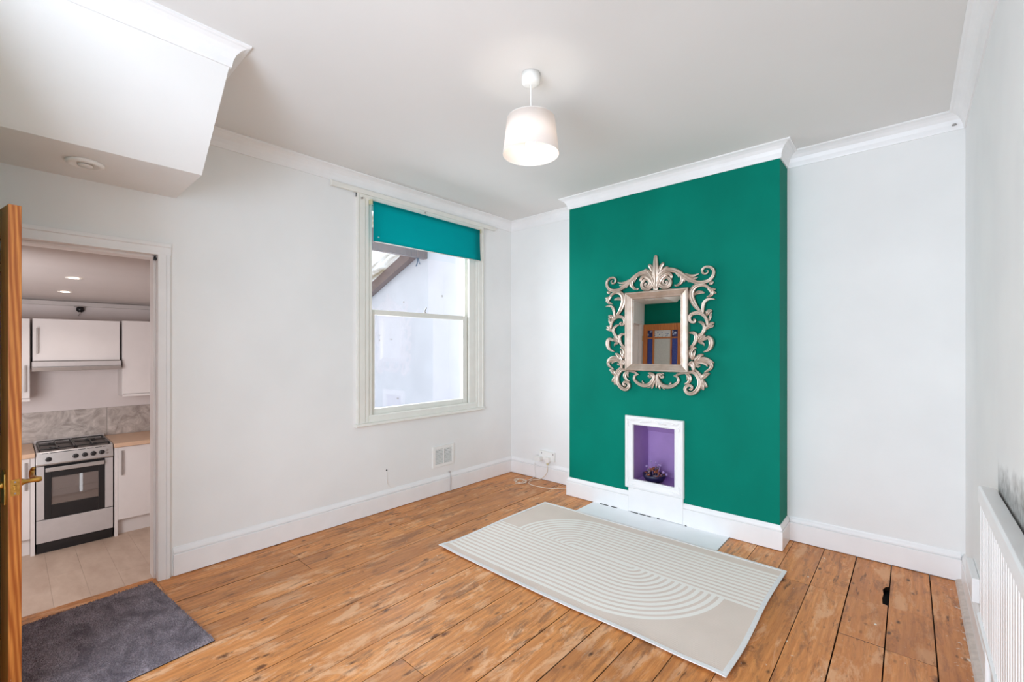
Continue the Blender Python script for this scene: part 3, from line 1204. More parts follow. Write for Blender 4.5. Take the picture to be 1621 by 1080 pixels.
for y0_, y1_ in ((CA + 0.022, 0.418), (0.430, CB - 0.022)):
    mb = MB()
    xa, xb = -6.27, -5.78
    zt = 0.514
    for p, q in (((xa, y0_, zt), (xb, y0_, zt)), ((xa, y1_, zt), (xb, y1_, zt)), ((xa, y0_, zt), (xa, y1_, zt)), ((xb, y0_, zt), (xb, y1_, zt)),
                 (((xa + xb) / 2, y0_, zt), ((xa + xb) / 2, y1_, zt)), ((xa, (y0_ + y1_) / 2, zt), (xb, (y0_ + y1_) / 2, zt))):
        mb.tube([p, q], 0.0055, 6)
    for px in (xa, xb):
        for py in (y0_, y1_):
            mb.tube([(px, py, zt), (px, py, 0.493)], 0.0055, 6)
    obj('pan_support', mb, M['black'], hob)

# ------------------------------------------------------------------ light well outside the sash window
mb = MB()
mb.box(-8.0, XL - WT - 0.002, 3.90, 4.05, -0.5, 4.2)
pw = struct('wall_party_outside', mb, M['render_wall'])
for (x, z, w, h) in ((-6.25, 1.62, 0.05, 0.01), (-5.93, 1.55, 0.06, 0.012), (-6.25, 1.54, 0.012, 0.03), (-5.60, 2.10, 0.025, 0.02), (-4.72, 2.12, 0.02, 0.03), (-5.75, 0.66, 0.04, 0.02)):
    mb = MB()
    mb.box(x - w / 2, x + w / 2, 3.894, 3.901, z - h / 2, z + h / 2)
    obj('wall_mark', mb, M['steel_panel'], pw)
mb = MB()
mb.box(-8.0, -7.85, 1.2, 3.9, -0.5, 2.0)
struct('wall_outside_garden', mb, M['render_wall'])
mb = MB()
mb.box(-8.0, XL - WT - 0.002, KY1 + 0.1, 3.9, -0.6, -0.5)
struct('floor_outside', mb, M['hearth'])
lean = thing('lean_to_roof', 'weathered timber lean-to roof with mossy clear sheets outside the window', 'roof', (-5.8, 2.7, 2.0))
sl = (2.753 - 2.242) / (6.45 - 5.162)
def zr(x):
    return 2.242 + (x + 6.45) * sl
mb = MB()
mb.prism([(-7.9, zr(-7.9)), (-5.03, zr(-5.03)), (-5.03, zr(-5.03) + 0.16), (-7.9, zr(-7.9) + 0.16)], 'y', 3.80, 3.895)
obj('rafter', mb, M['rafter'], lean, bevel=0.004)
mb = MB()
mb.prism([(-7.9, zr(-7.9)), (-5.03, zr(-5.03)), (-5.03, zr(-5.03) + 0.16), (-7.9, zr(-7.9) + 0.16)], 'y', 1.62, 1.71)
obj('rafter', mb, M['rafter'], lean, bevel=0.004)
mb = MB()
mb.box(-5.12, -5.03, 1.55, 3.895, zr(-5.1) - 0.115, zr(-5.1) + 0.155)
obj('purlin', mb, M['rafter'], lean, bevel=0.004)
mb = MB()
xh = XL - WT - 0.003
mb.prism([(-7.95, zr(-7.95) + 0.166), (xh, zr(xh) + 0.166), (xh, zr(xh) + 0.172), (-7.95, zr(-7.95) + 0.172)], 'y', 1.5, 3.89)
obj('roof_sheet', mb, M['roof_sheet'], lean)
mb = MB()
mb.tube(smooth_path([(-5.10, 3.77, 2.78), (-5.10, 3.76, 2.70), (-5.08, 3.765, 2.62), (-5.11, 3.76, 2.55)], 4), 0.007, 6)
mb.tube(smooth_path([(-5.09, 3.77, 2.78), (-5.06, 3.76, 2.66), (-5.03, 3.765, 2.57)], 4), 0.005, 6)
tag(obj('rope', mb, M['blue_rope'], smooth=True), 'short blue rope end hanging from the rafter outside', 'rope')

# ------------------------------------------------------------------ open pine door with stained glass
dd = Vector((0.986, 0.167, 0)).normalized()
nn = Vector((-dd.y, dd.x, 0))
DW, DT, DH = 0.760, 0.036, 1.980
free = Vector((-2.620, 0.039, 0))
org = free - dd * DW - nn * DT           # hinge corner of the face that looks to the green wall
TD = Matrix(((dd.x, nn.x, 0, org.x), (dd.y, nn.y, 0, org.y), (0, 0, 1, 0), (0, 0, 0, 1)))
dr = thing('panel_door', 'open orange pine door with stained glass at the left edge of the picture', 'door', (org.x, org.y, 0))


def dbox(*a):
    b = MB(TD)
    for q in a:
        b.box(*q)
    return b


BOT = 0.022
for a, b in ((0, 0.080), (DW - 0.120, DW)):
    obj('stile', dbox((a, b, 0, DT, BOT, DH)), M['door'], dr, bevel=0.002)
for z0, z1 in ((1.876, DH), (0.80, 1.065), (BOT, 0.24)):
    obj('rail', dbox((0.080, DW - 0.120, 0.0005, DT - 0.0005, z0, z1)), M['door'], dr, bevel=0.0015)
for a, b in ((0.180, 0.213), (0.510, 0.535)):
    obj('muntin', dbox((a, b, 0.004, DT - 0.004, 1.065, 1.876)), M['door'], dr, bevel=0.002)
obj('muntin', dbox((0.080, 0.180, 0.004, DT - 0.004, 1.738, 1.762), (0.213, 0.510, 0.004, DT - 0.004, 1.738, 1.762),
                   (0.535, 0.640, 0.004, DT - 0.004, 1.738, 1.762)), M['door'], dr, bevel=0.002)
obj('muntin', dbox((0.330, 0.390, 0.002, DT - 0.002, 0.24, 0.80)), M['door'], dr, bevel=0.002)
for a, b, z0, z1, m_ in ((0.080, 0.180, 1.762, 1.876, 'navy_glass'), (0.213, 0.510, 1.762, 1.876, 'dotted'), (0.535, 0.640, 1.762, 1.876, 'navy_glass'),
                         (0.080, 0.180, 1.065, 1.738, 'blue_glass'), (0.213, 0.510, 1.065, 1.738, 'frosted'), (0.535, 0.640, 1.065, 1.738, 'blue_glass')):
    obj('glass_pane', dbox((a, b, DT / 2 - 0.003, DT / 2 + 0.003, z0, z1)), M[m_], dr,
        label={'navy_glass': 'navy glass pane with a pale star', 'dotted': 'white glass pane with blue dots', 'blue_glass': 'cobalt blue glass pane',
               'frosted': 'tall frosted glass pane'}[m_])
for a, b in ((0.080, 0.330), (0.390, 0.640)):
    obj('door_panel', dbox((a, b, 0.010, DT - 0.010, 0.24, 0.80)), M['door_dark'], dr, bevel=0.003)
# lock plate on the edge and lever handles on both faces
lk = obj('latch_plate', dbox((DW, DW + 0.0015, 0.006, DT - 0.006, 0.842, 0.905)), M['brass'], dr)
obj('latch_bolt', dbox((DW + 0.0015, DW + 0.008, 0.013, DT - 0.014, 0.864, 0.884)), M['brass'], lk, bevel=0.002)
obj('keep_screw', dbox((DW + 0.0015, DW + 0.0025, 0.015, 0.021, 0.892, 0.898), (DW + 0.0015, DW + 0.0025, 0.015, 0.021, 0.848, 0.854)), M['handle'], lk)


def lever(side):
    y0 = DT if side > 0 else 0.0
    s = side
    zc = 0.880
    b = MB(TD)
    pl = [(DW - 0.075, zc - 0.075), (DW - 0.030, zc - 0.075), (DW - 0.026, zc - 0.04), (DW - 0.030, zc + 0.045), (DW - 0.052, zc + 0.062), (DW - 0.075, zc + 0.045), (DW - 0.079, zc - 0.04)]
    b.prism(pl, 'y', y0, y0 + s * 0.006)
    h = obj('lever_handle', b, M['brass'], dr, bevel=0.002)
    b = MB(TD)
    xs = DW - 0.052
    b.lathe([(0.016, 0.0), (0.013, 0.008), (0.009, 0.016), (0.0085, 0.040), (0.012, 0.050), (0.010, 0.060), (0.0, 0.064)] if s > 0 else
            [(0.016, 0.0), (0.013, -0.008), (0.009, -0.016), (0.0085, -0.040), (0.012, -0.050), (0.010, -0.060), (0.0, -0.064)], (xs, y0 + s * 0.005, zc), 'y', 16)
    obj('spindle', b, M['brass'], h, smooth=True)
    b = MB(TD)
    yy = y0 + s * 0.052
    b.tube(smooth_path([(xs, yy, zc), (xs - 0.03, yy, zc + 0.004), (xs - 0.065, yy, zc - 0.002), (xs - 0.095, yy + s * 0.004, zc + 0.006), (xs - 0.108, yy + s * 0.008, zc + 0.022),
                        (xs - 0.098, yy + s * 0.010, zc + 0.030)], 4), [0.008] * 8 + [0.0085] * 8 + [0.0075] * 3 + [0.006] * 2, 10)
    obj('lever', b, M['brass'], h, smooth=True)


lever(1)
lever(-1)
for z in (0.25, 1.70):
    b = MB(TD)
    b.lathe([(0.007, 0), (0.007, 0.09)], (-0.006, DT + 0.004, z), 'z', 10)
    obj('hinge', b, M['brass'], dr)

# ------------------------------------------------------------------ ornate mirror
MX, MZ = -1.5725, 1.561
mir = thing('wall_mirror', 'ornate champagne-silver scrollwork mirror hanging on the green chimney breast', 'mirror', (MX, YC, 1.04))


def rail(p_out0, p_out1, p_in0, p_in1):
    """mitred rail between outer and inner edges: raised outer lip, bevelled slope to the glass"""
    def lerp(a, b, t):
        return (a[0] + (b[0] - a[0]) * t, a[1] + (b[1] - a[1]) * t)
    prof = [(0.0, -0.004), (0.0, -0.050), (0.10, -0.056), (0.22, -0.056), (0.30, -0.052), (0.78, -0.034), (0.84, -0.038), (0.94, -0.036), (1.0, -0.028), (1.0, -0.004)]
    vs = []
    for t, y in prof:
        a, b = lerp(p_out0, p_in0, t), lerp(p_out1, p_in1, t)
        vs += [(a[0], YC + y, a[1]), (b[0], YC + y, b[1])]
    n_ = len(prof)
    fs = [(2 * i, 2 * ((i + 1) % n_), 2 * ((i + 1) % n_) + 1, 2 * i + 1) for i in range(n_)]
    fs += [tuple(2 * i for i in range(n_)), tuple(2 * i + 1 for i in range(n_))]
    return MB().add(vs, fs)


ow, oh0, oh1 = 0.272, 1.226, 1.897
iw, ih0, ih1 = 0.206, 1.288, 1.838
O = [(MX - ow, oh0), (MX + ow, oh0), (MX + ow, oh1), (MX - ow, oh1)]
I = [(MX - iw, ih0), (MX + iw, ih0), (MX + iw, ih1), (MX - iw, ih1)]
for i in range(4):
    j = (i + 1) % 4
    obj('frame_rail', rail(O[i], O[j], I[i], I[j]), M['silver'], mir, bevel=0.001)
tilt = math.tan(math.radians(1.28))
zc = (ih0 + ih1) / 2
yg = YC - 0.024
mb = MB()
e = 0.004
vs = [(MX + sx * (iw + e), yg + (z - zc) * tilt + sx * iw * 0.0054 + dy, z) for dy in (0.0, 0.004) for z in (ih0 - e, ih1 + e) for sx in (-1, 1)]
mb.add(vs, [(0, 2, 3, 1), (4, 5, 7, 6), (0, 1, 5, 4), (2, 6, 7, 3), (0, 4, 6, 2), (1, 3, 7, 5)])
obj('glass', mb, M['mirror'], mir)

SECT = [(-1.0, 0.0), (-0.97, 0.45), (-0.78, 0.86), (-0.5, 0.98), (-0.22, 0.80), (0.0, 0.66), (0.22, 0.80), (0.5, 0.98), (0.78, 0.86), (0.97, 0.45), (1.0, 0.0)]
SECT_RIB = [(-1.0, 0.0), (-0.95, 0.35), (-0.7, 0.62), (-0.45, 0.55), (-0.2, 0.85), (0.0, 1.0), (0.2, 0.85), (0.45, 0.55), (0.7, 0.62), (0.95, 0.35), (1.0, 0.0)]


def carve(path, r0, r1, r2, sign, sect, lift):
    pts = smooth_path(path, 5)
    n_ = len(pts)
    L = [0.0]
    for i in range(1, n_):
        L.append(L[-1] + math.dist(pts[i], pts[i - 1]))
    vs, fs = [], []
    m_ = len(sect)
    for i, p in enumerate(pts):
        a, b = pts[max(i - 1, 0)], pts[min(i + 1, n_ - 1)]
        t = Vector((b[0] - a[0], b[1] - a[1])).normalized()
        nx, nz = -t.y, t.x
        s = L[i] / L[-1]
        w = (r0 + (r1 - r0) * math.sin(math.pi / 2 * min(1, s / 0.45)) if s < 0.45 else r1 + (r2 - r1) * ((s - 0.45) / 0.55) ** 1.3) * 0.00122
        w *= math.sqrt(max(0.02, 1 - max(0.0, (s - 0.93) / 0.07) ** 2))
        for u, h in sect:
            x = MX + sign * (p[0] + nx * u * w)
            z = MZ + p[1] + nz * u * w
            y = YC - lift - h * (w * 1.05 + 0.007)
            vs.append((x, y, z))
        # flat back
    for i in range(n_ - 1):
        for q in range(m_ - 1):
            fs.append((i * m_ + q, i * m_ + q + 1, (i + 1) * m_ + q + 1, (i + 1) * m_ + q))
        fs.append((i * m_ + m_ - 1, i * m_, (i + 1) * m_, (i + 1) * m_ + m_ - 1))
    fs.append(tuple(range(m_)))
    fs.append(tuple(range((n_ - 1) * m_, n_ * m_)))
    # rounded tips
    return MB().add(vs, fs)


STROKES = [
    ('scroll', [(0.081, 0.395), (0.091, 0.405), (0.097, 0.388), (0.079, 0.375), (0.059, 0.394), (0.065, 0.425), (0.094, 0.436), (0.123, 0.405), (0.115, 0.366), (0.074, 0.353), (0.032, 0.379), (0.02, 0.427), (0.041, 0.471), (0.082, 0.492), (0.129, 0.492), (0.18, 0.472), (0.231, 0.433), (0.281, 0.397), (0.335, 0.37), (0.388, 0.368), (0.429, 0.382), (0.455, 0.415), (0.455, 0.455), (0.429, 0.479), (0.395, 0.483), (0.372, 0.464), (0.38, 0.436), (0.406, 0.433), (0.416, 0.451), (0.401, 0.461)], 6, 17, 6),
    ('scroll', [(0.135, 0.48), (0.192, 0.449), (0.248, 0.406), (0.302, 0.376), (0.351, 0.36), (0.403, 0.361), (0.445, 0.373)], 3, 8, 3),
    ('acanthus_leaf', [(0.242, 0.449), (0.275, 0.431), (0.313, 0.427), (0.351, 0.438)], 4, 9, 3),
    ('acanthus_leaf', [(0.27, 0.421), (0.308, 0.406), (0.34, 0.413)], 4, 7, 3),
    ('acanthus_leaf', [(0.175, 0.464), (0.209, 0.436), (0.217, 0.401), (0.197, 0.372), (0.169, 0.361), (0.155, 0.371)], 6, 13, 5),
    ('acanthus_leaf', [(0.161, 0.469), (0.183, 0.447), (0.192, 0.421)], 4, 7, 2),
    ('acanthus_leaf', [(0.223, 0.428), (0.231, 0.403), (0.234, 0.383)], 4, 9, 2),
    ('acanthus_leaf', [(0.259, 0.402), (0.27, 0.385), (0.286, 0.386)], 3, 7, 2),
    ('palmette', [(0.0, 0.36), (0.0, 0.44), (0.0, 0.52), (0.0, 0.59), (0.0, 0.632)], 9, 24, 12),
    ('acanthus_leaf', [(0.006, 0.37), (0.016, 0.45), (0.034, 0.515), (0.058, 0.552), (0.066, 0.562)], 6, 19, 11),
    ('acanthus_leaf', [(0.01, 0.36), (0.028, 0.44), (0.058, 0.49), (0.09, 0.512), (0.104, 0.508)], 6, 19, 11),
    ('acanthus_leaf', [(0.012, 0.355), (0.04, 0.425), (0.078, 0.458), (0.112, 0.462), (0.132, 0.44), (0.126, 0.42)], 6, 17, 8),
    ('acanthus_leaf', [(0.01, 0.35), (0.032, 0.405), (0.066, 0.43), (0.096, 0.43)], 4, 9, 3),
    ('scroll', [(0.0, 0.305), (0.012, 0.36), (0.02, 0.41)], 10, 10, 5),
    ('acanthus_leaf', [(0.372, 0.131), (0.335, 0.171), (0.305, 0.222), (0.29, 0.273), (0.3, 0.316), (0.329, 0.343), (0.372, 0.349), (0.409, 0.331), (0.429, 0.307)], 6, 20, 7),
    ('acanthus_leaf', [(0.31, 0.276), (0.335, 0.291), (0.361, 0.292), (0.39, 0.285)], 5, 13, 4),
    ('acanthus_leaf', [(0.403, 0.337), (0.429, 0.31), (0.445, 0.287), (0.44, 0.264), (0.403, 0.25)], 5, 14, 4),
    ('acanthus_leaf', [(0.429, 0.305), (0.455, 0.305), (0.473, 0.306)], 6, 11, 4),
    ('acanthus_leaf', [(0.437, 0.285), (0.46, 0.283), (0.473, 0.272)], 5, 10, 4),
    ('acanthus_leaf', [(0.424, 0.348), (0.445, 0.357), (0.452, 0.369)], 6, 11, 5),
    ('scroll', [(0.38, 0.13), (0.38, 0.168), (0.388, 0.206), (0.409, 0.228), (0.44, 0.234), (0.47, 0.228)], 7, 12, 3),
    ('acanthus_leaf', [(0.403, 0.107), (0.414, 0.134), (0.429, 0.144), (0.447, 0.14)], 6, 16, 5),
    ('acanthus_leaf', [(0.421, 0.064), (0.432, 0.095), (0.434, 0.117), (0.445, 0.132)], 4, 9, 3),
    ('scroll', [(0.308, 0.082), (0.321, 0.076), (0.313, 0.06), (0.289, 0.066), (0.278, 0.094), (0.292, 0.121), (0.327, 0.132), (0.367, 0.124), (0.395, 0.1), (0.411, 0.064), (0.415, 0.021)], 7, 13, 8),
    ('acanthus_leaf', [(0.34, 0.064), (0.367, 0.055), (0.388, 0.032), (0.401, 0.0)], 4, 11, 6),
    ('acanthus_leaf', [(0.411, 0.01), (0.429, 0.036), (0.445, 0.049), (0.463, 0.049)], 5, 13, 4),
    ('acanthus_leaf', [(0.397, 0.003), (0.424, 0.022), (0.445, 0.024), (0.461, 0.034)], 5, 13, 4),
    ('scroll', [(0.383, 0.043), (0.391, 0.014), (0.386, -0.008), (0.369, -0.036), (0.353, -0.064)], 10, 13, 8),
    ('scroll', [(0.274, -0.022), (0.308, -0.023), (0.328, -0.044), (0.325, -0.081), (0.308, -0.115), (0.274, -0.143)], 7, 14, 8),
    ('acanthus_leaf', [(0.333, -0.086), (0.344, -0.052), (0.361, -0.024)], 5, 12, 3),
    ('acanthus_leaf', [(0.339, -0.092), (0.364, -0.064), (0.397, -0.042)], 5, 12, 3),
    ('acanthus_leaf', [(0.342, -0.095), (0.369, -0.078), (0.397, -0.067), (0.424, -0.062)], 6, 12, 5),
    ('scroll', [(0.391, -0.076), (0.424, -0.062), (0.442, -0.085), (0.442, -0.121), (0.424, -0.154), (0.38, -0.174)], 8, 17, 3),
    ('acanthus_leaf', [(0.347, -0.101), (0.375, -0.104), (0.388, -0.126)], 4, 9, 2),
    ('acanthus_leaf', [(0.3, -0.235), (0.283, -0.195), (0.288, -0.161), (0.311, -0.143), (0.33, -0.146)], 8, 16, 6),
    ('acanthus_leaf', [(0.302, -0.229), (0.308, -0.195), (0.322, -0.16)], 5, 11, 4),
    ('acanthus_leaf', [(0.314, -0.263), (0.33, -0.229), (0.355, -0.2), (0.383, -0.194)], 7, 17, 5),
    ('acanthus_leaf', [(0.33, -0.24), (0.369, -0.225), (0.413, -0.23), (0.461, -0.257)], 6, 13, 4),
    ('acanthus_leaf', [(0.347, -0.237), (0.402, -0.247), (0.44, -0.266), (0.434, -0.3), (0.386, -0.332)], 5, 14, 4),
    ('scroll', [(0.311, -0.292), (0.33, -0.266), (0.364, -0.254), (0.397, -0.267), (0.413, -0.286)], 6, 11, 4),
    ('acanthus_leaf', [(0.319, -0.275), (0.339, -0.288), (0.358, -0.279)], 4, 8, 3),
    ('scroll', [(0.277, -0.284), (0.297, -0.258), (0.308, -0.292), (0.308, -0.326)], 12, 16, 10),
    ('scroll', [(0.274, -0.463), (0.285, -0.471), (0.297, -0.453), (0.28, -0.437), (0.251, -0.447), (0.242, -0.473), (0.263, -0.498), (0.297, -0.499), (0.33, -0.476), (0.35, -0.438), (0.35, -0.393), (0.33, -0.354), (0.302, -0.332), (0.257, -0.334), (0.216, -0.341), (0.157, -0.364)], 7, 15, 8),
    ('scroll', [(0.308, -0.303), (0.347, -0.336), (0.372, -0.375), (0.375, -0.42), (0.364, -0.463)], 5, 10, 4),
    ('acanthus_leaf', [(0.369, -0.386), (0.391, -0.357), (0.413, -0.342), (0.432, -0.336)], 6, 17, 4),
    ('acanthus_leaf', [(0.375, -0.392), (0.391, -0.419), (0.407, -0.446)], 6, 13, 7),
    ('acanthus_leaf', [(0.372, -0.409), (0.377, -0.442), (0.379, -0.47)], 6, 11, 6),
    ('acanthus_leaf', [(0.245, -0.343), (0.274, -0.362), (0.28, -0.391), (0.263, -0.417), (0.234, -0.43)], 5, 14, 4),
    ('acanthus_leaf', [(0.251, -0.351), (0.26, -0.374), (0.251, -0.398)], 4, 8, 3),
    ('scroll', [(0.054, -0.368), (0.064, -0.377), (0.051, -0.386), (0.036, -0.372), (0.045, -0.351), (0.07, -0.353)], 5, 8, 4),
    ('scroll', [(0.054, -0.359), (0.029, -0.357), (0.014, -0.373), (0.023, -0.409), (0.054, -0.446), (0.103, -0.458), (0.152, -0.444), (0.19, -0.409), (0.181, -0.375), (0.149, -0.364)], 8, 15, 6),
    ('acanthus_leaf', [(0.109, -0.446), (0.12, -0.431), (0.123, -0.416)], 6, 7, 2),
    ('acanthus_leaf', [(0.017, -0.385), (0.029, -0.426), (0.051, -0.461), (0.076, -0.478)], 5, 10, 5),
    ('acanthus_leaf', [(0.011, -0.391), (0.02, -0.439), (0.036, -0.483)], 5, 9, 5),
    ('palmette', [(0.0, -0.37), (0.0, -0.43), (0.0, -0.475)], 6, 10, 5),
]

for si, (nm, path, r0, r1, r2) in enumerate(STROKES):
    sect = SECT if nm == 'scroll' else SECT_RIB
    lift = 0.016 + 0.004 * (si % 3)
    for sign in ((1,) if nm == 'palmette' else (1, -1)):
        obj(nm, carve(path, r0, r1, r2, sign, sect, lift), M['silver'], mir, smooth=True)
mb = MB()
for sx in (-1, 1):
    mb.tube([(MX + sx * 0.15, YC - 0.002, 1.80), (MX + sx * 0.15, YC - 0.012, 1.80)], 0.01, 8)
obj('wall_plug', mb, M['dark'], mir)

# ------------------------------------------------------------------ white picture-frame surround of the niche
fr = thing('niche_frame', 'white moulded frame around the purple niche low on the chimney breast', 'frame', (-1.598, YC, 0.21))
FO = [(-1.856, 0.212), (-1.345, 0.212), (-1.345, 0.836), (-1.856, 0.836)]
FI = [(-1.781, 0.290), (-1.421, 0.290), (-1.421, 0.760), (-1.781, 0.760)]


def frame_rail(i):
    j = (i + 1) % 4
    prof = [(0.0, -0.001), (0.0, -0.020), (0.08, -0.030), (0.28, -0.034), (0.45, -0.028), (0.60, -0.025), (0.80, -0.024), (0.88, -0.027), (1.0, -0.020), (1.0, -0.001)]
    vs = []
    for t, y in prof:
        for a, b in ((FO[i], FI[i]), (FO[j], FI[j])):
            vs.append((a[0] + (b[0] - a[0]) * t, YC + y, a[1] + (b[1] - a[1]) * t))
    n_ = len(prof)
    fs = [(2 * q, 2 * ((q + 1) % n_), 2 * ((q + 1) % n_) + 1, 2 * q + 1) for q in range(n_)]
    fs += [tuple(2 * q for q in range(n_)), tuple(2 * q + 1 for q in range(n_))]
    return MB().add(vs, fs)


for i in range(4):
    obj('frame_rail', frame_rail(i), M['gloss'], fr, bevel=0.001)


def relief(path, w):
    pts = smooth_path(path, 4)
    return MB().tube([(p[0], YC - 0.031, p[1]) for p in pts], [w * (0.5 + math.sin(math.pi * i / (len(pts) - 1))) for i in range(len(pts))], 6)


for cx in (-1.60,):
    for s in (-1, 1):
        for q in range(3):
            obj('carved_leaf', relief([(cx + s * 0.01, 0.800), (cx + s * (0.03 + 0.025 * q), 0.812 - 0.006 * q), (cx + s * (0.05 + 0.03 * q), 0.800 - 0.004 * q), (cx + s * (0.045 + 0.028 * q), 0.790)], 0.004), M['gloss'], fr, smooth=True)
for cx, s in ((-1.82, 1), (-1.382, -1)):
    for cz, t in ((0.80, -1), (0.25, 1)):
        for q in range(2):
            obj('carved_leaf', relief([(cx - s * 0.014, cz - t * 0.014), (cx + s * (0.01 + 0.02 * q), cz - t * 0.008), (cx + s * (0.028 + 0.03 * q), cz + t * 0.004)], 0.0038), M['gloss'], fr, smooth=True)
            obj('carved_leaf', relief([(cx - s * 0.014, cz - t * 0.014), (cx - s * 0.008, cz + t * (0.01 + 0.02 * q)), (cx + s * 0.004, cz + t * (0.028 + 0.03 * q))], 0.0038), M['gloss'], fr, smooth=True)

# dried-flower dish in the niche
dz0 = NZ0 + 0.0045
dish = thing('potpourri_dish', 'dark blue dish heaped with dried petals and lilac flowers in the niche', 'dish', (-1.646, 3.706, dz0))
mb = MB()
prof = [(0.050, 0.0), (0.072, 0.012), (0.092, 0.040), (0.100, 0.066), (0.094, 0.068), (0.084, 0.044), (0.060, 0.016), (0.0, 0.012)]
mb.lathe(prof, (-1.646, 3.706, dz0), 'z', 28)
obj('bowl', mb, M['navy'], dish, smooth=True)
rr = random.Random(3)
for q in range(46):
    a = rr.uniform(0, 6.28)
    d = 0.084 * math.sqrt(rr.random())
    z = dz0 + 0.052 + 0.085 * (1 - (d / 0.09) ** 2) * rr.uniform(0.5, 1.0)
    c = Vector((-1.646 + d * math.cos(a), 3.706 + d * math.sin(a), z))
    s = rr.uniform(0.009, 0.018)
    ax = Vector((rr.uniform(-1, 1), rr.uniform(-1, 1), rr.uniform(-.3, 1))).normalized()
    u = ax.orthogonal().normalized()
    w = ax.cross(u)
    mb = MB()
    vs = [c + u * s * 1.3, c + w * s * 0.7 + ax * s * 0.3, c - u * s * 1.3, c - w * s * 0.7 + ax * s * 0.3, c - ax * s * 0.25]
    mb.add(vs, [(0, 1, 3), (1, 2, 3), (0, 4, 1), (1, 4, 2), (2, 4, 3), (3, 4, 0)])
    obj('petal', mb, M['potpourri'] if q % 3 else M['grey_petal'], dish)
for q, (dx, dy, h) in enumerate(((-0.040, 0.02, 0.165), (0.055, 0.0, 0.15), (0.0, 0.03, 0.155), (0.09, -0.02, 0.10), (-0.07, 0.0, 0.12), (0.10, 0.02, 0.075), (0.025, 0.04, 0.14))):
    mb = MB()
    mb.tube([(-1.646 + dx * 0.5, 3.706 + dy, dz0 + 0.05), (-1.646 + dx * 0.9, 3.706 + dy, dz0 + h - 0.012)], 0.002, 5)
    mb.lathe([(0.0, -0.012), (0.009, -0.006), (0.012, 0.002), (0.008, 0.010), (0.0, 0.013)], (-1.646 + dx, 3.706 + dy, dz0 + h), 'z', 8)
    obj('lilac_flower', mb, M['lilac'], dish, label='pale lilac dried flower head')

# ------------------------------------------------------------------ pendant lamp
PX, PY = -1.482, 1.820
pl = thing('pendant_lamp', 'lit white drum-shade pendant lamp hanging from the ceiling', 'lamp', (PX, PY, 2.43))
mb = MB()
mb.lathe([(0.0, 2.796), (0.030, 2.797), (0.044, 2.803), (0.048, 2.812), (0.048, 2.853)], (PX, PY, 0), 'z', 32)
obj('ceiling_rose', mb, M['plastic'], pl, smooth=True)
mb = MB()
mb.tube([(PX, PY, 2.80), (PX, PY, 2.60)], 0.0035, 8)
obj('cord', mb, M['plastic'], pl)
mb = MB()
mb.lathe([(0.125, 2.620), (0.1475, 2.432), (0.1465, 2.432), (0.124, 2.620)], (PX, PY, 0), 'z', 64, close=False)
n_ = 64
mb.f += [(3 * n_ + k, 3 * n_ + (k + 1) % n_, (k + 1) % n_, k) for k in range(n_)]
sh = obj('lamp_shade', mb, M['shade'], pl, smooth=True)
mb = MB()
for r_, z in ((0.1245, 2.618), (0.147, 2.434)):
    mb.tube([(PX + r_ * math.cos(a * 2 * math.pi / 48), PY + r_ * math.sin(a * 2 * math.pi / 48), z) for a in range(49)], 0.0016, 5)
obj('shade_ring', mb, M['plastic'], sh)
mb = MB()
for k_ in range(3):
    a = k_ * 2.094
    mb.tube([(PX + 0.02 * math.cos(a), PY + 0.02 * math.sin(a), 2.565), (PX + 0.07 * math.cos(a), PY + 0.07 * math.sin(a), 2.570), (PX + 0.125 * math.cos(a), PY + 0.125 * math.sin(a), 2.617)], 0.0016, 5)
obj('shade_carrier', mb, M['plastic'], sh)
mb = MB()
mb.lathe([(0.0, 2.615), (0.017, 2.612), (0.020, 2.570), (0.018, 2.545), (0.0, 2.545)], (PX, PY, 0), 'z', 16)
obj('lamp_holder', mb, M['plastic'], pl, smooth=True)
mb = MB()
mb.lathe([(0.0, 2.440), (0.016, 2.443), (0.027, 2.455), (0.030, 2.472), (0.026, 2.495), (0.015, 2.525), (0.013, 2.545)], (PX, PY, 0), 'z', 20)
obj('bulb', mb, M['bulb'], pl, smooth=True)
ld = bpy.data.lights.new('bulb_light', 'POINT')
ld.energy = 3.6
ld.color = (1.0, 0.94, 0.88)
ld.shadow_soft_size = 0.035
lo = bpy.data.objects.new('bulb_light', ld)
lo.location = (0, 0, 2.475 - 2.43)
lo.parent = pl
COL.objects.link(lo)

# ------------------------------------------------------------------ rug
RX0, RY0, RL, RW = -2.498, 2.030, 1.916, 1.235
rug = thing('area_rug', 'taupe and ivory rug with striped arches in front of the hearth', 'rug', (RX0, RY0, 0.0))


def rug_z(u, v):
    z = 0.0032
    e1 = math.exp(-((u - 1.88) / 0.12) ** 2 - ((v - 0.02) / 0.16) ** 2)
    e2 = math.exp(-((u - 0.02) / 0.10) ** 2 - ((v - 0.02) / 0.10) ** 2)
    z += 0.010 * e1 + 0.010 * e2
    z += 0.0022 * (1 + math.sin(u * 7.5 + 1.2 * math.sin(v * 4))) * 0.5
    z += 0.004 * math.exp(-((v - 0.0) / 0.05) ** 2) * (0.5 + 0.5 * math.sin(u * 8.0 + 2.0))
    z += 0.003 * math.exp(-((v - RW) / 0.06) ** 2) * (0.5 + 0.5 * math.sin(u * 9.0))
    return z


def rug_xy(u, v):
    x = RX0 + u + 0.005 * math.sin(v * 6)
    y = RY0 + v + 0.007 * math.sin(u * 5.0 + 0.4) * (1 - v / RW)
    return x, y


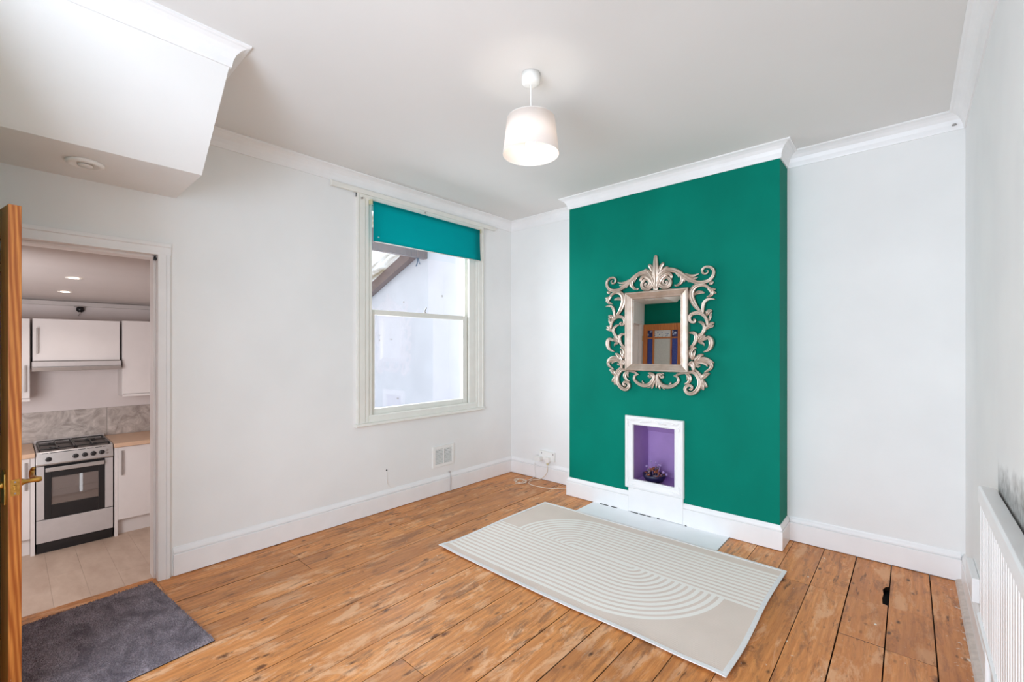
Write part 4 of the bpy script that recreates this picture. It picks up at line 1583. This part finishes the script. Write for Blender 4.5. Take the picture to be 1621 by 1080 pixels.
def rug_patch(u0, u1, v0, v1, nu, nv, dz):
    vs, fs = [], []
    for i in range(nu + 1):
        for j in range(nv + 1):
            u, v = u0 + (u1 - u0) * i / nu, v0 + (v1 - v0) * j / nv
            x, y = rug_xy(u, v)
            vs.append((x, y, rug_z(u, v) + dz))
    m_ = nv + 1
    off = len(vs)
    vs += [(a, b, c - 0.005) for a, b, c in vs]
    for i in range(nu):
        for j in range(nv):
            q = (i * m_ + j, (i + 1) * m_ + j, (i + 1) * m_ + j + 1, i * m_ + j + 1)
            fs.append(q)
            fs.append(tuple(off + k for k in q[::-1]))
    for i in range(nu):
        for j in (0, nv):
            a, b = i * m_ + j, (i + 1) * m_ + j
            fs.append((a, b, b + off, a + off))
    for j in range(nv):
        for i in (0, nu):
            a, b = i * m_ + j, i * m_ + j + 1
            fs.append((a, b, b + off, a + off))
    return MB().add(vs, fs)


obj('woven_field', rug_patch(0.016, RL - 0.016, 0.016, RW - 0.016, 76, 48, 0.006), M['rug'], rug, smooth=False)
for u0, u1, v0, v1, nu, nv in ((0, RL, 0, 0.022, 76, 2), (0, RL, RW - 0.022, RW, 76, 2), (0, 0.022, 0.022, RW - 0.022, 2, 48), (RL - 0.022, RL, 0.022, RW - 0.022, 2, 48)):
    obj('bound_edge', rug_patch(u0, u1, v0, v1, nu, nv, 0.0085), M['binding'], rug, label='ivory bound edge of the rug')

# ------------------------------------------------------------------ door mat
ma = Vector((-2.515, 0.668, 0))
ang = math.atan2(0.668 - 0.583, -2.515 + 3.423)
TM = Matrix.Translation(ma) @ Matrix.Rotation(ang, 4, 'Z')
MW, MH = 0.915, 0.615
mt = thing('door_mat', 'charcoal grey pile mat in front of the kitchen doorway', 'mat', tuple(ma))
mb = MB(TM)
mb.box(-MW, 0, -MH, 0, 0.0012, 0.005)
obj('backing', mb, M['black'], mt)
mb = MB(TM)
vs, fs = [], []
nu, nv = 92, 62
for i in range(nu + 1):
    for j in range(nv + 1):
        x, y = -MW * i / nu, -MH * j / nv
        ed = min(i, nu - i, j, nv - j)
        z = 0.0105 + 0.0022 * noise.noise(Vector((x * 9, y * 14, 0))) if ed > 0 else 0.005
        vs.append((x, y, z))
for i in range(nu):
    for j in range(nv):
        a = i * (nv + 1) + j
        fs.append((a, a + 1, a + nv + 2, a + nv + 1))
obj('pile_base', mb.add(vs, fs), M['pile'], mt, smooth=True)
mb = MB(TM)
rr = random.Random(11)
vs, fs = [], []
for q in range(26000):
    x, y = -MW * rr.random(), -MH * rr.random()
    a = rr.uniform(0, 6.28)
    lx, ly = rr.uniform(-0.006, 0.006), rr.uniform(-0.006, 0.006)
    w = 0.0014
    h = rr.uniform(0.004, 0.0085)
    z0 = 0.010 + 0.002 * noise.noise(Vector((x * 9, y * 14, 0)))
    o_ = len(vs)
    vs += [(x - w * math.cos(a), y - w * math.sin(a), z0 - 0.002), (x + w * math.cos(a), y + w * math.sin(a), z0 - 0.002), (x + lx, y + ly, z0 + h)]
    fs.append((o_, o_ + 1, o_ + 2))
obj('pile', mb.add(vs, fs), M['pile'], mt, kind='stuff')

# ------------------------------------------------------------------ radiator on the right wall
rd = thing('radiator', 'white ribbed panel radiator on the right-hand wall', 'radiator', (0.22, 1.6, 0.375))
RA, RB = 0.75, 2.508
RZ0, RZ1 = 0.375, 0.886
mb = MB()
prof = []
p = 0.040
n_ = int((RB - 0.02 - RA) / p)
for q in range(n_):
    y = RA + q * p
    prof += [(0.2035, y), (0.2035, y + p * 0.55), (0.2080, y + p * 0.66), (0.2080, y + p * 0.89)]
prof += [(0.2035, RA + n_ * p), (0.238, RA + n_ * p), (0.238, RA)]
mb.prism(prof, 'z', RZ0 + 0.012, RZ1 - 0.045)
obj('ribbed_panel', mb, M['gloss'], rd)
mb = MB()
mb.prism([(0.200, RZ1 - 0.060), (0.2065, RZ1 - 0.066), (0.240, RZ1 - 0.066), (0.2475, RZ1 - 0.012), (0.2475, RZ1 - 0.004), (0.206, RZ1), (0.200, RZ1 - 0.006)], 'y', RA, RB)
obj('top_cap', mb, M['gloss'], rd, bevel=0.002)
mb = MB()
mb.prism([(0.196, RZ0), (0.240, RZ0), (0.240, RZ0 + 0.014), (0.204, RZ0 + 0.018), (0.196, RZ0 + 0.012)], 'y', RA, RB)
obj('bottom_rail', mb, M['gloss'], rd, bevel=0.002)
mb = MB()
mb.box(0.204, 0.240, RB - 0.030, RB - 0.002, RZ0 + 0.016, RZ1 - 0.064)
obj('end_panel', mb, M['gloss'], rd, bevel=0.003)
for y in (1.0, 2.2):
    mb = MB()
    mb.box(0.236, 0.2555, y, y + 0.03, 0.50, 0.74)
    obj('wall_bracket', mb, M['gloss'], rd)
mb = MB()
mb.tube(smooth_path([(0.222, 2.46, 0.38), (0.222, 2.46, 0.30), (0.222, 2.46, 0.01)], 3), 0.0085, 10)
obj('pipe', mb, M['gloss'], rd, smooth=True)
# boxed pipe in the corner
mb = MB()
mb.box(0.226, XR - 0.0005, 3.10, 3.40, 0.19, 0.305)
tag(obj('pipe_cover', mb, M['gloss'], bevel=0.004), 'small white boxing on the right-hand wall beyond the radiator', 'pipe cover')

# ------------------------------------------------------------------ small fittings
# wall vent
vt = thing('wall_vent', 'white louvred air vent low on the wall under the window', 'vent', (XL, 2.848, 0.255))
VY0, VY1, VZ0, VZ1 = 2.712, 2.982, 0.262, 0.464
mb = MB()
mb.box(XL, XL + 0.010, VY0, VY0 + 0.034, VZ0, VZ1)
mb.box(XL, XL + 0.010, VY1 - 0.030, VY1, VZ0, VZ1)
mb.box(XL, XL + 0.010, VY0 + 0.034, VY1 - 0.030, VZ0, VZ0 + 0.030)
mb.box(XL, XL + 0.010, VY0 + 0.034, VY1 - 0.030, VZ1 - 0.030, VZ1)
mb.box(XL, XL + 0.010, 2.842, 2.852, VZ0 + 0.030, VZ1 - 0.030)
obj('frame', mb, M['plastic'], vt, bevel=0.002)
mb = MB()
mb.box(XL + 0.0003, XL + 0.001, VY0 + 0.03, VY1 - 0.026, VZ0 + 0.026, VZ1 - 0.026)
obj('dark_backing', mb, M['hob_plate'], vt)
for q in range(10):
    z = VZ0 + 0.034 + q * 0.0140
    for a, b in ((VY0 + 0.034, 2.842), (2.852, VY1 - 0.030)):
        mb = MB()
        mb.prism([(XL + 0.001, z + 0.007), (XL + 0.010, z), (XL + 0.010, z + 0.0025), (XL + 0.001, z + 0.0095)], 'y', a, b)
        obj('louvre', mb, M['plastic'], vt)

# double socket with two plugged adaptors
sk = thing('wall_socket', 'white double wall socket in the left alcove with two plugs in it', 'socket', (-2.89, YB, 0.22))
mb = MB()
mb.box(-3.000, -2.800, YB - 0.028, YB, 0.215, 0.312)
obj('face_plate', mb, M['plastic'], sk, bevel=0.004)
for x in (-2.965, -2.815):
    mb = MB()
    mb.box(x - 0.006, x + 0.006, YB - 0.033, YB - 0.026, 0.282, 0.302)
    obj('switch', mb, M['steel_panel'], sk, bevel=0.002)
for nm, x, z, m_, lab in (('plug_adaptor', -2.985, 0.230, 'plastic', 'white plug adaptor, left one in the alcove socket'), ('plug', -2.875, 0.218, 'plastic', 'white plug with cream cord grip, right one in the alcove socket')):
    pgt = thing(nm, lab, 'plug', (x, YB - 0.03, z))
    mb = MB()
    if nm == 'plug':
        mb.prism([(x - 0.028, z + 0.040), (x - 0.028, z - 0.004), (x - 0.016, z - 0.020), (x + 0.016, z - 0.020), (x + 0.028, z - 0.004), (x + 0.028, z + 0.040)], 'y', YB - 0.062, YB - 0.0285)
        obj('body', mb, M[m_], pgt, bevel=0.004)
        mb = MB()
        mb.lathe([(0.013, 0), (0.013, -0.006), (0.011, -0.022), (0.006, -0.028)], (x, YB - 0.045, z - 0.018), 'z', 12)
        obj('cord_grip', mb, M['old_plastic'], pgt)
    else:
        mb.box(x - 0.046, x + 0.036, YB - 0.082, YB - 0.0285, z - 0.022, z + 0.024)
        obj('body', mb, M[m_], pgt, bevel=0.004)
        mb = MB()
        for q in range(3):
            mb.box(x - 0.052, x - 0.046, YB - 0.07, YB - 0.04, z - 0.016 + q * 0.014, z - 0.010 + q * 0.014)
        obj('pin', mb, M['handle'], pgt)

# loose cable on the floor, running behind the chimney skirting
path = smooth_path([(-2.875, YB - 0.05, 0.165), (-2.89, YB - 0.035, 0.09), (-2.95, YB - 0.05, 0.02), (-3.02, YB - 0.11, 0.004), (-3.00, 3.65, 0.004), (-2.93, 3.60, 0.004),
                    (-2.80, 3.605, 0.004), (-2.68, 3.65, 0.004), (-2.58, 3.72, 0.004), (-2.49, 3.79, 0.004)], 6)
tag(obj('mains_cable', MB().tube(path, 0.0038, 8), M['cable'], smooth=True), 'cream cable curving over the boards in the left alcove corner', 'cable')
rr = random.Random(5)
loop = []
for q in range(15):
    a = q * 1.9
    loop.append((-3.07 + 0.085 * math.cos(a) * rr.uniform(0.5, 1), 3.60 + 0.075 * math.sin(a) * rr.uniform(0.5, 1), 0.004 + 0.010 * (q % 3)))
tag(obj('wire_tangle', MB().tube(smooth_path(loop, 5), 0.0026, 6), M['cable'], smooth=True), 'small tangle of thin cream wire on the boards near the corner', 'wire')
path = smooth_path([(-3.06, YB - 0.026, 0.172), (-3.06, YB - 0.028, 0.10), (-3.05, YB - 0.03, 0.03), (-3.05, 3.74, 0.006), (-3.06, 3.68, 0.006)], 5)
tag(obj('telephone_wire', MB().tube(path, 0.0025, 6), M['plastic'], smooth=True), 'thin white wire running down the alcove skirting to the boards', 'wire')

# wires clipped to the window wall
path = [(XL + 0.008, 2.924, 0.190), (XL + 0.022, 2.924, 0.170), (XL + 0.0245, 2.926, 0.10), (XL + 0.0245, 2.922, 0.012)]
wr = thing('wall_wire', 'thin grey wire coming down the skirting below the vent', 'wire', (XL + 0.02, 2.924, 0.01))
obj('wire', MB().tube(smooth_path(path, 4), 0.0025, 6), M['handle'], wr)
mb = MB()
mb.lathe([(0.012, 0), (0.012, 0.008), (0.006, 0.012), (0, 0.012)], (XL, 2.924, 0.190), 'x', 12)
obj('clip', mb, M['steel_panel'], wr)
wr = thing('wall_wire', 'short thin white wire hanging from a hole in the wall left of the vent', 'wire', (XL + 0.01, 2.21, 0.18))
obj('wire', MB().tube(smooth_path([(XL + 0.001, 2.210, 0.345), (XL + 0.008, 2.208, 0.30), (XL + 0.006, 2.212, 0.23), (XL + 0.014, 2.25, 0.182)], 4), 0.002, 6), M['plastic'], wr)
mb = MB()
mb.lathe([(0.007, 0), (0.007, 0.003), (0, 0.003)], (XL, 2.210, 0.348), 'x', 10)
obj('hole', mb, M['dark'], wr)

# round cover under the stair bulkhead
sp = thing('ceiling_fitting', 'round white ceiling fitting under the boxed staircase', 'fitting', (-3.108, 0.262, 2.355))
mb = MB()
mb.lathe([(0.075, 0.0), (0.074, -0.010), (0.066, -0.016), (0.050, -0.017), (0.046, -0.010), (0.0, -0.012)], (-3.108, 0.262, 2.355), 'z', 40)
obj('cover', mb, M['plastic'], sp, smooth=True)
mb = MB()
mb.lathe([(0.030, -0.013), (0.028, -0.020), (0.0, -0.021)], (-3.108, 0.262, 2.355), 'z', 24)
obj('centre_cap', mb, M['plastic'], sp, smooth=True)
# dirt in the coving mitre by the right wall
mb = MB()
mb.lathe([(0.012, 0), (0.008, 0.008), (0, 0.01)], (0.205, YB - 0.03, 2.775), 'z', 10)
tag(obj('cobweb_hole', mb, M['handle'], smooth=True), 'small dark gap in the coving at the top right corner', 'gap')

for o_ in list(bpy.data.objects):
    if '_o' in o_:
        del o_['_o']
